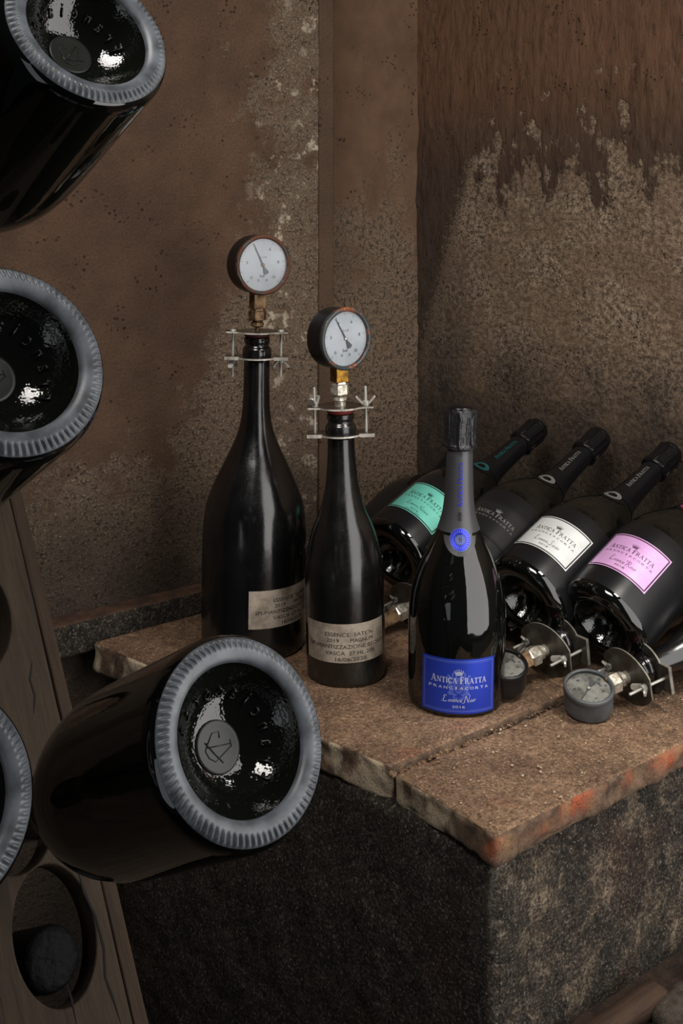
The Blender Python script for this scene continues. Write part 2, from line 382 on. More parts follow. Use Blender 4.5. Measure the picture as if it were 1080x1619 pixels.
def plaster(name, kind):
    t = NT(name); uv = t.tc.outputs['UV']; x = t.xyz(uv); u, v = x[0], x[1]
    fine = t.noise(uv, 310, 5, .72); mid = t.noise(uv, 120, 6, .7); big = t.noise(uv, 11, 5, .6); huge = t.noise(uv, 3.2, 3, .5)
    pit = t.voro(uv, 120); pits = t.m_('MULTIPLY', t.ss(pit, .16, .30, 1, 0), t.ss(t.noise(uv, 16, 3), .52, .66))
    brown = t.mix(t.ss(big, .3, .7), srgb(104, 80, 63), srgb(84, 65, 52))
    brown = t.mix(t.m_('MULTIPLY', t.ss(huge, .4, .65), .5), brown, srgb(84, 64, 52))
    brown = t.mix(t.m_('MULTIPLY', t.ss(fine, .36, .50, 1, 0), .38), brown, srgb(44, 33, 27)); brown = t.mix(t.m_('MULTIPLY', t.ss(fine, .56, .68), .28), brown, srgb(150, 124, 102))
    pale = t.mix(t.ss(mid, .36, .62), srgb(158, 136, 114), srgb(72, 59, 49))
    pale = t.mix(t.m_('MULTIPLY', t.ss(fine, .54, .66), .75), pale, srgb(206, 188, 166))
    pale = t.mix(t.m_('MULTIPLY', t.ss(fine, .34, .47, 1, 0), .8), pale, srgb(44, 36, 31))
    streak = t.noise(t.mapv(uv, (1, .20, 1)), 105, 6, .7, .8)
    if kind == 'right':
        e = t.m_('ADD', t.m_('MULTIPLY', t.m_('SUBTRACT', t.noise(t.mapv(uv, (1, .5, 1)), 22, 6, .65), .5), .55), t.m_('SUBTRACT', .665, v))
        lft = t.m_('MULTIPLY', t.m_('SUBTRACT', t.m_('ADD', u, t.m_('MULTIPLY', t.m_('SUBTRACT', .5, v), .35)), .05), 1.6)
        e = t.m_('MINIMUM', e, t.m_('ADD', lft, t.m_('MULTIPLY', t.m_('SUBTRACT', mid, .5), .3)))
        msk = t.ss(e, -.01, .035)
        brown = t.mix(t.ss(v, .62, .84), srgb(72, 57, 47), srgb(104, 76, 57))
        brown = t.mix(t.m_('MULTIPLY', t.ss(streak, .56, .42), .0), brown, srgb(40, 28, 22))
        rid = t.ss(streak, .32, .50, .45, 1)
        brown = t.mix(rid, srgb(44, 33, 27), brown)
        pale = t.mix(t.m_('MULTIPLY', t.ss(big, .35, .6), .55), pale, srgb(104, 84, 66))
        isl = t.m_('MULTIPLY', t.ss(t.noise(t.mapv(uv, (1, .6, 1), (5, 5, 0)), 24, 5, .6), .585, .62), t.ss(v, .92, .76))
        msk = t.m_('MAXIMUM', msk, t.m_('MULTIPLY', isl, t.ss(u, .1, .2)))
        c = t.mix(msk, brown, pale)
        # low wall: a fade of stain and painted-in shade, then a dark stain
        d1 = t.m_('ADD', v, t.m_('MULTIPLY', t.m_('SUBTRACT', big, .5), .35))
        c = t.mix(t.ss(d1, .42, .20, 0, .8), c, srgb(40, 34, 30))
        d2 = t.m_('MULTIPLY', t.ss(t.m_('ABSOLUTE', t.m_('SUBTRACT', t.m_('ADD', u, t.m_('MULTIPLY', big, .1)), .12)), .09, .02), t.ss(v, .6, .36))
        c = t.mix(t.m_('MULTIPLY', d2, .4), c, srgb(52, 48, 46))
        h = t.m_('ADD', t.m_('MULTIPLY', t.m_('MULTIPLY', streak, t.m_('SUBTRACT', 1, msk)), 1.6), t.m_('MULTIPLY', mid, t.m_('ADD', .2, t.m_('MULTIPLY', msk, .5))))
    elif kind == 'pier':
        # speckled band near the pier's arris and around the middle, smooth brown skim elsewhere
        band = t.m_('SUBTRACT', 1, t.m_('MULTIPLY', t.m_('ABSOLUTE', t.m_('SUBTRACT', u, .275)), 10))
        low = t.m_('MULTIPLY', t.m_('SUBTRACT', t.m_('ADD', .27, t.ss(u, .02, .19, 0, .27)), v), 4.5)
        e = t.m_('ADD', t.m_('MAXIMUM', t.m_('MULTIPLY', band, .55), low), t.m_('MULTIPLY', t.m_('SUBTRACT', t.noise(uv, 17, 6, .68), .5), 2.6))
        msk = t.m_('MULTIPLY', t.ss(e, .05, .45), t.ss(mid, .36, .52, .25, 1))
        c = t.mix(msk, brown, pale)
        wh = t.m_('MULTIPLY', t.m_('MULTIPLY', t.ss(t.noise(uv, 30, 6, .75), .54, .62), t.m_('MULTIPLY', t.ss(band, -.1, .6), t.ss(t.noise(uv, 7, 3), .40, .58))), .8)
        c = t.mix(wh, c, srgb(205, 190, 168))
        c = t.mix(t.ss(t.m_('ADD', v, t.m_('MULTIPLY', t.m_('SUBTRACT', big, .5), .3)), .30, .02, 0, .75), c, srgb(44, 39, 35))  # darkens towards the foot: stain mixed with painted-in shade
        h = t.m_('ADD', t.m_('MULTIPLY', mid, t.m_('ADD', .25, t.m_('MULTIPLY', msk, .5))), t.m_('MULTIPLY', fine, .2))
    elif kind == 'strip':
        c = t.mix(t.m_('MULTIPLY', t.ss(mid, .5, .7), .3), t.mix(.45, brown, srgb(68, 56, 44)), pale); h = t.m_('MULTIPLY', mid, .2); 
    else:
        e = t.m_('ADD', t.m_('MULTIPLY', t.m_('SUBTRACT', .68, v), 2.2), t.m_('MULTIPLY', t.m_('SUBTRACT', t.noise(uv, 10, 6, .65), .5), 2.2))
        msk = t.m_('MULTIPLY', t.ss(e, -.05, .6), t.ss(mid, .34, .56, .3, 1))
        brown2 = t.mix(t.ss(big, .3, .7), srgb(116, 90, 70), srgb(98, 76, 60))
        c = t.mix(msk, brown2, pale)
        h = t.m_('ADD', t.m_('MULTIPLY', mid, t.m_('ADD', .12, t.m_('MULTIPLY', msk, .4))), t.m_('MULTIPLY', fine, .1))
    c = t.mix(t.m_('MULTIPLY', pits, .8), c, srgb(38, 30, 26))
    h = t.m_('SUBTRACT', h, t.m_('MULTIPLY', pits, .6))
    t.set(Base_Color=c, Roughness=.88, Specular_IOR_Level=.22, Normal=t.bump(h, .8, .006, t.bump(fine, .5, .0012)))
    return t.m

def stone_top():
    t = NT('worn_brick_slab'); v = t.tc.outputs['Object']; x = t.xyz(v)
    fine = t.noise(v, 300, 5, .75); mid = t.noise(v, 70, 6, .7); big = t.noise(v, 9, 5, .6); b2 = t.noise(t.mapv(v, (1, 1, 1), (4, 2, 1)), 14, 5, .6)
    c = t.mix(t.ss(big, .35, .65), srgb(158, 126, 98), srgb(118, 92, 72))
    c = t.mix(t.m_('MULTIPLY', t.ss(b2, .58, .74), .45), c, srgb(150, 86, 62))
    c = t.mix(t.m_('MULTIPLY', t.ss(mid, .40, .56, 1, 0), .45), c, srgb(66, 50, 40))
    c = t.mix(t.m_('MULTIPLY', t.ss(fine, .37, .49, 1, 0), .75), c, srgb(40, 31, 26))
    c = t.mix(t.ss(x[1], .16, .5, 0, .6), c, t.mix(.5, c, srgb(72, 44, 34)))
    c = t.mix(t.m_('MULTIPLY', t.ss(fine, .57, .65), .7), c, srgb(214, 188, 158))
    h = t.m_('ADD', t.m_('MULTIPLY', mid, .7), t.m_('MULTIPLY', fine, .22))
    t.set(Base_Color=c, Roughness=.8, Specular_IOR_Level=.35, Normal=t.bump(h, 1, .007)); return t
M_SLAB_T = stone_top(); M_SLAB = M_SLAB_T.m
def slab_edge(name):
    """broken edge of the brick slab: raw orange brick, pale lime and dirt in patches"""
    t = NT(name); v = t.tc.outputs['Object']
    fine = t.noise(v, 420, 5, .7); mid = t.noise(v, 60, 6, .65); big = t.noise(v, 13, 4, .55, .3); b2 = t.noise(t.mapv(v, (1, 1, .4), (7, 3, 2)), 20, 4, .6)
    x = t.xyz(v)
    c = t.mix(t.ss(mid, .35, .65), srgb(120, 98, 80), srgb(80, 66, 56))
    # x[1] is the slab's own inward axis: the right-hand face (small y) shows raw orange brick
    org = t.m_('MULTIPLY', t.m_('MULTIPLY', t.ss(big, .44, .60), t.ss(mid, .30, .62)), t.m_('MULTIPLY', t.ss(x[1], .03, .01), t.ss(x[2], -.030, -.012)))
    c = t.mix(t.m_('MULTIPLY', org, .9), c, t.mix(t.ss(b2, .4, .6), srgb(176, 92, 62), srgb(166, 126, 94)))
    lime = t.m_('MULTIPLY', t.ss(b2, .42, .54), t.m_('MULTIPLY', t.ss(x[0], .006, .001), t.ss(x[1], .04, .075)))
    c = t.mix(t.m_('MULTIPLY', lime, .85), c, srgb(196, 178, 152))
    c = t.mix(t.m_('MULTIPLY', t.ss(fine, .34, .46, 1, 0), .6), c, srgb(44, 36, 32))
    t.set(Base_Color=c, Roughness=.88, Specular_IOR_Level=.2, Normal=t.bump(t.m_('ADD', mid, t.m_('MULTIPLY', fine, .3)), .8, .006)); return t.m
M_EDGE = slab_edge('broken_slab_edge')
def block_mat():
    t = NT('dark_rubble_masonry'); v = t.tc.outputs['Object']; x = t.xyz(v)
    fine = t.noise(v, 330, 5, .75); mid = t.noise(v, 85, 6, .7); big = t.noise(v, 8, 5, .6, .4); b2 = t.noise(t.mapv(v, (1, 1, 1), (3, 5, 1)), 19, 6, .75, .5)
    c = t.mix(t.ss(mid, .35, .65), srgb(44, 41, 38), srgb(84, 76, 67))
    right = t.ss(x[1], .02, .005)
    f = t.m_('MULTIPLY', t.m_('MULTIPLY', t.ss(b2, .44, .60), t.ss(t.noise(v, 48, 6, .7), .38, .58)), t.m_('ADD', .10, t.m_('MULTIPLY', right, .9)))  # few pale blotches on the left face, painting its shade into the colour
    c = t.mix(f, c, t.mix(t.ss(mid, .4, .6), srgb(172, 152, 128), srgb(110, 94, 78)))
    c = t.mix(t.m_('MULTIPLY', t.ss(big, .52, .66), .5), c, srgb(76, 48, 36))
    wh = t.m_('MULTIPLY', t.ss(t.noise(v, 24, 6, .75), .46, .54), t.m_('MULTIPLY', t.m_('MULTIPLY', t.ss(x[0], .07, .0), t.ss(t.noise(v, 16, 3), .47, .60)), right))
    c = t.mix(t.m_('MULTIPLY', wh, .8), c, srgb(190, 182, 166))
    c = t.mix(t.m_('MULTIPLY', t.ss(fine, .38, .54, 1, 0), .85), c, srgb(18, 16, 15))
    c = t.mix(t.m_('MULTIPLY', t.ss(fine, .56, .66), .65), c, srgb(190, 180, 165))
    t.set(Base_Color=c, Roughness=.85, Specular_IOR_Level=.3, Normal=t.bump(t.m_('ADD', mid, t.m_('MULTIPLY', fine, .4)), 1, .009)); return t.m
M_BLOCK = block_mat()
def floor_mat(name, c1, c2, c3):
    t = NT(name); v = t.tc.outputs['Object']; fine = t.noise(v, 300, 5, .7); mid = t.noise(v, 50, 6, .7)
    c = t.mix(t.ss(mid, .35, .65), c1, c2); c = t.mix(t.m_('MULTIPLY', t.ss(fine, .6, .72), .5), c, c3)
    t.set(Base_Color=c, Roughness=.9, Specular_IOR_Level=.2, Normal=t.bump(t.m_('ADD', mid, t.m_('MULTIPLY', fine, .3)), .9, .006)); return t.m
M_FLOOR = floor_mat('packed_earth', srgb(64, 50, 42), srgb(42, 34, 30), srgb(130, 116, 100))
M_STONE = floor_mat('grey_cobble', srgb(84, 77, 68), srgb(54, 47, 41), srgb(150, 140, 126))
M_STONER = floor_mat('reddish_cobble', srgb(110, 72, 56), srgb(72, 50, 42), srgb(150, 120, 100))
M_GRIT = simple('pale_grit', srgb(190, 170, 145), .8, var=(40, srgb(120, 80, 60)))

# ------------------------------------------------------------------ setting: ledge frame
K = Vector((.148, 1.087, 0)); E1 = Vector((.7826, .6225, 0)); E2 = Vector((-.6225, .7826, 0))
FZ = -.235
def L(a, b, z=0): return K + E1 * a + E2 * b + Vector((0, 0, z))
LM = Matrix(((E1.x, E2.x, 0, K.x), (E1.y, E2.y, 0, K.y), (0, 0, 1, 0), (0, 0, 0, 1)))

def wall_mesh(name, p0, d, length, z0, z1, mat, nrm, cell=.006, amp=.003, ridge=0, u0=0):
    nu = max(2, int(length / cell)); nv = max(2, int((z1 - z0) / cell)); vs = []; fs = []; uvs = []
    for j in range(nv + 1):
        z = z0 + (z1 - z0) * j / nv
        for i in range(nu + 1):
            u = length * i / nu; p = p0 + d * u; p = Vector((p.x, p.y, z))
            q = Vector((u + u0, z, 1.7))
            h = amp * (noise.noise(q * 9) * 1.2 + noise.noise(q * 30) * .6 + noise.noise(q * 80) * .35)
            if ridge:
                r = noise.noise(Vector(((u + u0) * 170 + noise.noise(q * 18) * 4.2, z * 22, 3.3)))
                msk = min(1, max(0, (z - .55) / .15)) if u > .09 else 1
                h += ridge * r * msk
            vs.append(p + nrm * h); uvs.append((u + u0, z))
    for j in range(nv):
        for i in range(nu):
            a = j * (nu + 1) + i; fs.append((a, a + 1, a + nu + 2, a + nu + 1))
    me = pyd(vs, fs); ul = me.uv_layers.new(name='UVMap')
    for lp in me.loops: ul.data[lp.index].uv = uvs[lp.vertex_index]
    o = link(name, me, mat); o['kind'] = 'structure'; return o

PW = .70; RW = .79; S_P = .352
pier0 = L(-1.6, PW)
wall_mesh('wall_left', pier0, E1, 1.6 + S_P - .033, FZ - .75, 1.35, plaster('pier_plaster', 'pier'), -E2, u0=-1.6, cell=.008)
# smooth vertical strip at the arris of the pier, proud by a few millimetres, with the return behind it
def strip():
    bm = bmesh.new(); n = 60
    pts = [(S_P - .033, .002), (S_P - .0325, -.003), (S_P - .004, -.003), (S_P, .001), (S_P + .001, .10), (S_P - .033, .10)]
    rows = []
    for j in range(n + 1):
        z = FZ + (1.35 - FZ) * j / n
        rows.append([bm.verts.new(L(a + .0012 * noise.noise(Vector((a * 9, 0, z * 12))), PW + b + .001 * noise.noise(Vector((3, a * 9, z * 14))), z)) for a, b in pts])
    for r0, r1 in zip(rows, rows[1:]):
        for i in range(len(pts)): bm.faces.new((r0[i], r0[(i + 1) % 6], r1[(i + 1) % 6], r1[i]))
    bmesh.ops.recalc_face_normals(bm, faces=bm.faces)
    uvl = bm.loops.layers.uv.new('UVMap')
    for f in bm.faces:
        for lp in f.loops: lp[uvl].uv = (lp.vert.co.dot(E1), lp.vert.co.z)
    o = link('trim_1', bm, plaster('strip_plaster', 'strip'), smooth=False); o['kind'] = 'structure'
strip()
CORNER = L(.6176, RW)
wall_mesh('wall_back', L(S_P - .01, RW), E1, .6176 - S_P + .02, FZ, 1.35, plaster('recess_plaster', 'recess'), -E2, u0=S_P - .01)
WD = Vector((.69, -.724, 0)).normalized(); WN = Vector((-.724, -.69, 0)).normalized()
WR0 = CORNER - WD * .01
wall_mesh('wall_right', WR0, WD, 1.9, FZ, 1.35, plaster('rough_plaster', 'right'), WN, amp=.003, ridge=.0024, u0=-.01)
# closing surfaces so the cellar goes on outside the frame
def quad(name, pts, mat):
    me = pyd(pts, [(0, 1, 2, 3)]); o = link(name, me, mat, smooth=False); o['kind'] = 'structure'; return o
M_DARKWALL = floor_mat('dark_cellar_wall', srgb(52, 42, 34), srgb(38, 31, 26), srgb(70, 60, 50))

def rock_box(a0, a1, b0, b1, z0, z1, rad, cell, amp, shear=0, seed=0, big=0, side=0):
    """rounded, weathered box in the ledge's own frame; shear slides the left end outward with depth"""
    bm = bmesh.new(); lo = Vector((a0 + rad, b0 + rad, z0 + rad)); hi = Vector((a1 - rad, b1 - rad, z1 - rad))
    cache = {}
    def vert(p):
        key = (round(p.x, 5), round(p.y, 5), round(p.z, 5))
        if key in cache: return cache[key]
        q = Vector((min(max(p.x, lo.x), hi.x), min(max(p.y, lo.y), hi.y), min(max(p.z, lo.z), hi.z)))
        d = p - q; r = q + d.normalized() * rad if d.length > 1e-9 else p
        nrm = d.normalized() if d.length > 1e-9 else Vector((0, 0, 1))
        s = r + Vector((seed, seed * 2, 0))
        h = amp * (noise.noise(s * 14) * .9 + noise.noise(s * 38) * .55 + noise.noise(s * 110) * .35)
        if abs(nrm.z) < .7 and abs(p.z - z1) > .0005: h += side * (noise.noise(s * 22) + .6 * noise.noise(s * 60))
        if big: h += big * noise.noise(s * 5)
        r = r + nrm * h
        t = (r.x - a0) / (a1 - a0); r.x -= shear * max(0, r.y - b0) * max(0, 1 - 2 * t)
        v = bm.verts.new(r); cache[key] = v; return v
    def lin(x0, x1):
        n = max(1, int(round((x1 - x0) / cell))); e = [x0, x0 + rad * .35, x0 + rad * .7]
        m = [x0 + rad + (x1 - x0 - 2 * rad) * i / n for i in range(n + 1)]
        return e + m + [x1 - rad * .7, x1 - rad * .35, x1]
    A, B, Z = lin(a0, a1), lin(b0, b1), lin(z0, z1)
    def face(U, V, f, mi):
        for u0, u1 in zip(U, U[1:]):
            for v0, v1 in zip(V, V[1:]):
                try: q = bm.faces.new([vert(f(u0, v0)), vert(f(u1, v0)), vert(f(u1, v1)), vert(f(u0, v1))]); q.material_index = mi
                except ValueError: pass
    face(A, B, lambda u, v: Vector((u, v, z1)), 0); face(A, B, lambda u, v: Vector((u, v, z0)), 1)
    face(A, Z, lambda u, v: Vector((u, b0, v)), 1); face(A, Z, lambda u, v: Vector((u, b1, v)), 1)
    face(B, Z, lambda u, v: Vector((a0, u, v)), 1); face(B, Z, lambda u, v: Vector((a1, u, v)), 1)
    bmesh.ops.recalc_face_normals(bm, faces=bm.faces)
    return bm
ledge = thing('stone_ledge', 'low masonry ledge topped with worn brick slabs carrying all the standing and leaning bottles', 'ledge', LM)
link('slab', rock_box(0, .70, 0, .150, -.032, -.001, .006, .005, .0020, seed=1, big=.001, side=.0055), [M_SLAB, M_EDGE], ledge)
link('slab', rock_box(.0, .70, .154, .662, -.034, .0055, .006, .006, .0014, shear=.19, seed=5, big=.0006, side=.005), [M_SLAB, M_EDGE], ledge)
link('slab', rock_box(.362, .70, .665, .80, -.034, .005, .005, .009, .001, seed=9), [M_SLAB, M_EDGE], ledge)
link('masonry_block', rock_box(.008, .70, .008, .652, -1.0, -.030, .012, .007, .0040, seed=3, big=.002, shear=.1), [M_BLOCK, M_BLOCK], ledge)
# low plinth course along the foot of the left wall
o = link('trim_2', rock_box(-1.55, .345, .668, .712, -.012, .034, .006, .009, .002, seed=12, big=.002), [floor_mat('plinth_render', srgb(92, 68, 54), srgb(66, 50, 42), srgb(140, 122, 102)), M_BLOCK], None); o.matrix_world = LM; o['kind'] = 'structure'
# floor
def grid_floor():
    vs = []; fs = []; A = [-2.2 + .1 * i for i in range(23)] + [.04, .05] + [.10 + .05 * i for i in range(42)]; B = [-2.4 + .06 * i for i in range(62)]
    for b in B:
        for a in A:
            p = L(a, b); d = -.75 if a < .045 else 0       # the floor drops to a lower level left of the ledge's corner
            vs.append((p.x, p.y, FZ + d + .006 * noise.noise(Vector((p.x * 6, p.y * 6, 0))) - .004))
    n = len(A)
    for j in range(len(B) - 1):
        for i in range(n - 1): a = j * n + i; fs.append((a, a + 1, a + n + 1, a + n))
    o = link('floor', pyd(vs, fs), M_FLOOR, smooth=False); o['kind'] = 'structure'; return o
FLOOR = grid_floor()
def cobble(sx, sy, h, seed):
    bm = bmesh.new(); n = 9; rr = random.Random(seed); rad = [1 + rr.uniform(-.18, .18) for _ in range(n)]
    prev = None
    for k, (s, z) in enumerate(((1, -.004), (1.0, h * .6), (.86, h), (.45, h * 1.08))):
        ring = [bm.verts.new((sx * s * rad[i] * cos(2 * pi * i / n), sy * s * rad[i] * sin(2 * pi * i / n), z + rr.uniform(-.1, .1) * h)) for i in range(n)]
        if prev:
            for i in range(n): bm.faces.new((prev[i], prev[(i + 1) % n], ring[(i + 1) % n], ring[i]))
        prev = ring
    bm.faces.new(prev); bmesh.ops.recalc_face_normals(bm, faces=bm.faces); return bm
protos = []
for k in range(5):
    bm = cobble(.030, .022, .012, k); me = bpy.data.meshes.new('cobble'); bm.to_mesh(me); bm.free()
    me.materials.append(M_STONER if k in (1, 4) else M_STONE); 
    for p in me.polygons: p.use_smooth = True
    protos.append(me)
for i in range(7):
    for j in range(5):
        a = .03 + .062 * i + .03 * (j % 2) + random.uniform(-.006, .006); b = -.075 - .048 * j + random.uniform(-.005, .005)
        if a > .2: b += .022
        o = bpy.data.objects.new('stone', random.choice(protos)); COL.objects.link(o); o.parent = FLOOR
        p = L(a, b, FZ + .001); o.location = p; o.rotation_euler = (random.uniform(-.06, .06), random.uniform(-.06, .06), R(38) + random.uniform(-.3, .3)); s = random.uniform(.9, 1.12); o.scale = (s, s, 1)
# wooden batten at the foot of the block
def batten():
    bm = bmesh.new(); n = 40; rows = []
    for i in range(n + 1):
        a = .055 + .157 * i / n; w = .0125 + .001 * noise.noise(Vector((a * 20, 1, 1))); 
        rows.append([bm.verts.new(Vector((a, -.030 + y * w + .002 * noise.noise(Vector((a * 9, 4, 4))), FZ + z + .0012 * noise.noise(Vector((a * 30, y * 3, z * 60)))))) for y, z in ((-1, .001), (-1.02, .012), (-.9, .017), (0, .019), (.9, .018), (1, .012), (1, .001))])
    for r0, r1 in zip(rows, rows[1:]):
        for k in range(7): bm.faces.new((r0[k], r0[(k + 1) % 7], r1[(k + 1) % 7], r1[k]))
    bm.faces.new(rows[0]); bm.faces.new(rows[-1][::-1]); bmesh.ops.recalc_face_normals(bm, faces=bm.faces)
    me = bpy.data.meshes.new('b'); bm.to_mesh(me); bm.free()
    me.transform(Matrix.Translation((.05, .032, -FZ))); me.transform(Matrix.Rotation(R(90), 4, 'Y'))
    o = link('wooden_batten', me, M_BATTEN); o.matrix_world = LM @ Matrix.Translation((-.05, -.032, FZ)) @ Matrix.Rotation(R(-90), 4, 'Y')
    tag(o, 'brown wooden batten lying on the floor against the foot of the masonry ledge', 'wood strip')
batten()
# grit scattered over the slabs
def grit():
    bm = bmesh.new(); rr = random.Random(3)
    for i in range(520):
        a = rr.uniform(.005, .62); b = rr.uniform(.004, .6)
        if rr.random() < .45: b = rr.uniform(.004, .25)
        r = rr.choice((.0005, .0006, .0008, .0011, .0015)); 
        bmesh.ops.create_icosphere(bm, subdivisions=1, radius=r, matrix=Matrix.Translation((a, b, .0005)) @ Matrix.Rotation(rr.uniform(0, 6), 4, 'X') @ Matrix.Diagonal((1.4, 1, .8, 1)))
    o = link('grit', bm, M_GRIT, ledge, smooth=False); o['kind'] = 'stuff'
grit()
# lime crumbs along the crack between the slabs
def crack():
    bm = bmesh.new(); rr = random.Random(5)
    for i in range(240):
        a = rr.random() ** 1.6 * .5; b = .1515 + rr.gauss(0, .003) 
        r = rr.uniform(.0006, .0024) * (1.3 if a < .12 else .8)
        ret = bmesh.ops.create_icosphere(bm, subdivisions=1, radius=r, matrix=Matrix.Translation((a, b, -.002)) @ Matrix.Rotation(rr.uniform(0, 6), 4, 'Z') @ Matrix.Diagonal((1.6, 1, .6, 1)))
        for v in ret['verts']: v.co += Vector((rr.uniform(-.4, .4), rr.uniform(-.4, .4), rr.uniform(-.4, .3))) * r
    o = link('crumbled_mortar', bm, M_SLAB, ledge, smooth=False); o['kind'] = 'stuff'
crack()

# ------------------------------------------------------------------ bottles
def rad_at(prof, z):
    for (r0, z0), (r1, z1) in zip(prof, prof[1:]):
        if min(z0, z1) <= z <= max(z0, z1) and z1 != z0: return r0 + (r1 - r0) * (z - z0) / (z1 - z0)
    return prof[-1][0]
def outer(P, n=5): return sub_profile(P, n)
def punt_profile(rb, depth):
    return [(0, depth), (rb * .10, depth * .995), (rb * .25, depth * .96), (rb * .40, depth * .86), (rb * .54, depth * .66), (rb * .64, depth * .42), (rb * .70, depth * .22), (rb * .735, depth * .10)]
def wrap(prof, th0, off):
    """u (arc metres at the local radius), v (height) -> point on the bottle; th0 = angle of label centre, 0 = facing -Y"""
    def f(u, v):
        r = rad_at(prof, v); th = th0 + u / r; return Vector(((r + off) * sin(th), -(r + off) * cos(th), v))
    return f
def wrap_body(R0, th0, zc, off):
    return lambda u, v: Vector(((R0 + off) * sin(th0 + u / R0), -(R0 + off) * cos(th0 + u / R0), zc + v))
def patch(x0, x1, y0, y1, f, n=28, m=4):
    vs = [f(x0 + (x1 - x0) * i / n, y0 + (y1 - y0) * j / m) for j in range(m + 1) for i in range(n + 1)]
    fs = [(j * (n + 1) + i, j * (n + 1) + i + 1, (j + 1) * (n + 1) + i + 1, (j + 1) * (n + 1) + i) for j in range(m) for i in range(n)]
    return pyd(vs, fs)
def border(hw, hh, inset, w):
    g = G2(); n = 24; a, b = hw - inset, hh - inset
    for i in range(n):
        x0 = -a + 2 * a * i / n; x1 = -a + 2 * a * (i + 1) / n
        for s in (-1, 1): g.poly([(x0, s * b - w / 2), (x1, s * b - w / 2), (x1, s * b + w / 2), (x0, s * b + w / 2)])
    for s in (-1, 1): g.poly([(s * a - w / 2, -b), (s * a + w / 2, -b), (s * a + w / 2, b), (s * a - w / 2, b)])
    return g

P_ESS = [(.0462, .0), (.0520, .0016), (.0562, .0065), (.0578, .014), (.0582, .035), (.0585, .070), (.0588, .095), (.0575, .122), (.0537, .144), (.0450, .169), (.0330, .193), (.0250, .210), (.0196, .228), (.0172, .248), (.0160, .275), (.0152, .304), (.0150, .318)]
PROF_ESS = outer(P_ESS, 6)

def cuvee_label(root, R0, th0, zc, hw, hh, mlab, mink, mborder, line2, year, is_blue=False, extra=None, outer_line=None):
    lb = link('label', patch(-hw, hw, -hh, hh, wrap_body(R0, th0, zc, .00022)), mlab, root)
    F = wrap_body(R0, th0, zc, .00034)
    sc = hw / .0447
    if is_blue:
        link('crest', G2().add(crest(), .017, .019, 0, .0015).mesh(wrap_body(R0, th0, zc, .00028)), M_CREST, lb, False)
        link('border', border(hw, hh, .0028, .0007).add(border(hw, hh, .0045, .0003)).mesh(F), M_CREST, lb, False)
    else:
        link('border', border(hw, hh, .0022, .0016).mesh(F), mborder, lb, False)
    g = G2()
    g.fit(crown(), -.0052 * sc, .0052 * sc, .0125 * sc, .0195 * sc)
    g.fit(serif_word('ANTICA FRATTA'), -.0325 * sc, .0325 * sc, .0034 * sc, .0112 * sc)
    x = -.033 * sc; st = .066 * sc / 11
    for i, ch in enumerate('FRANCIACORTA'):
        q = T(ch); a, b, c, d = q.ext(); wd = (.0012 if ch == 'I' else .0040) * sc; cx = x + st * i
        g.fit(q, cx - wd / 2, cx + wd / 2, -.0032 * sc, -.0002 * sc)
    if line2: g.fit(script_word(line2), -.0200 * sc, .0200 * sc, -.0185 * sc, -.0088 * sc)
    if year: g.fit(T(year), -.0072 * sc, .0072 * sc, -.0240 * sc, -.0214 * sc)
    if extra: g.fit(T(extra), -.013 * sc, .013 * sc, -.0275 * sc, -.0258 * sc)
    link('lettering', g.mesh(F), mink, lb, False)
    return lb

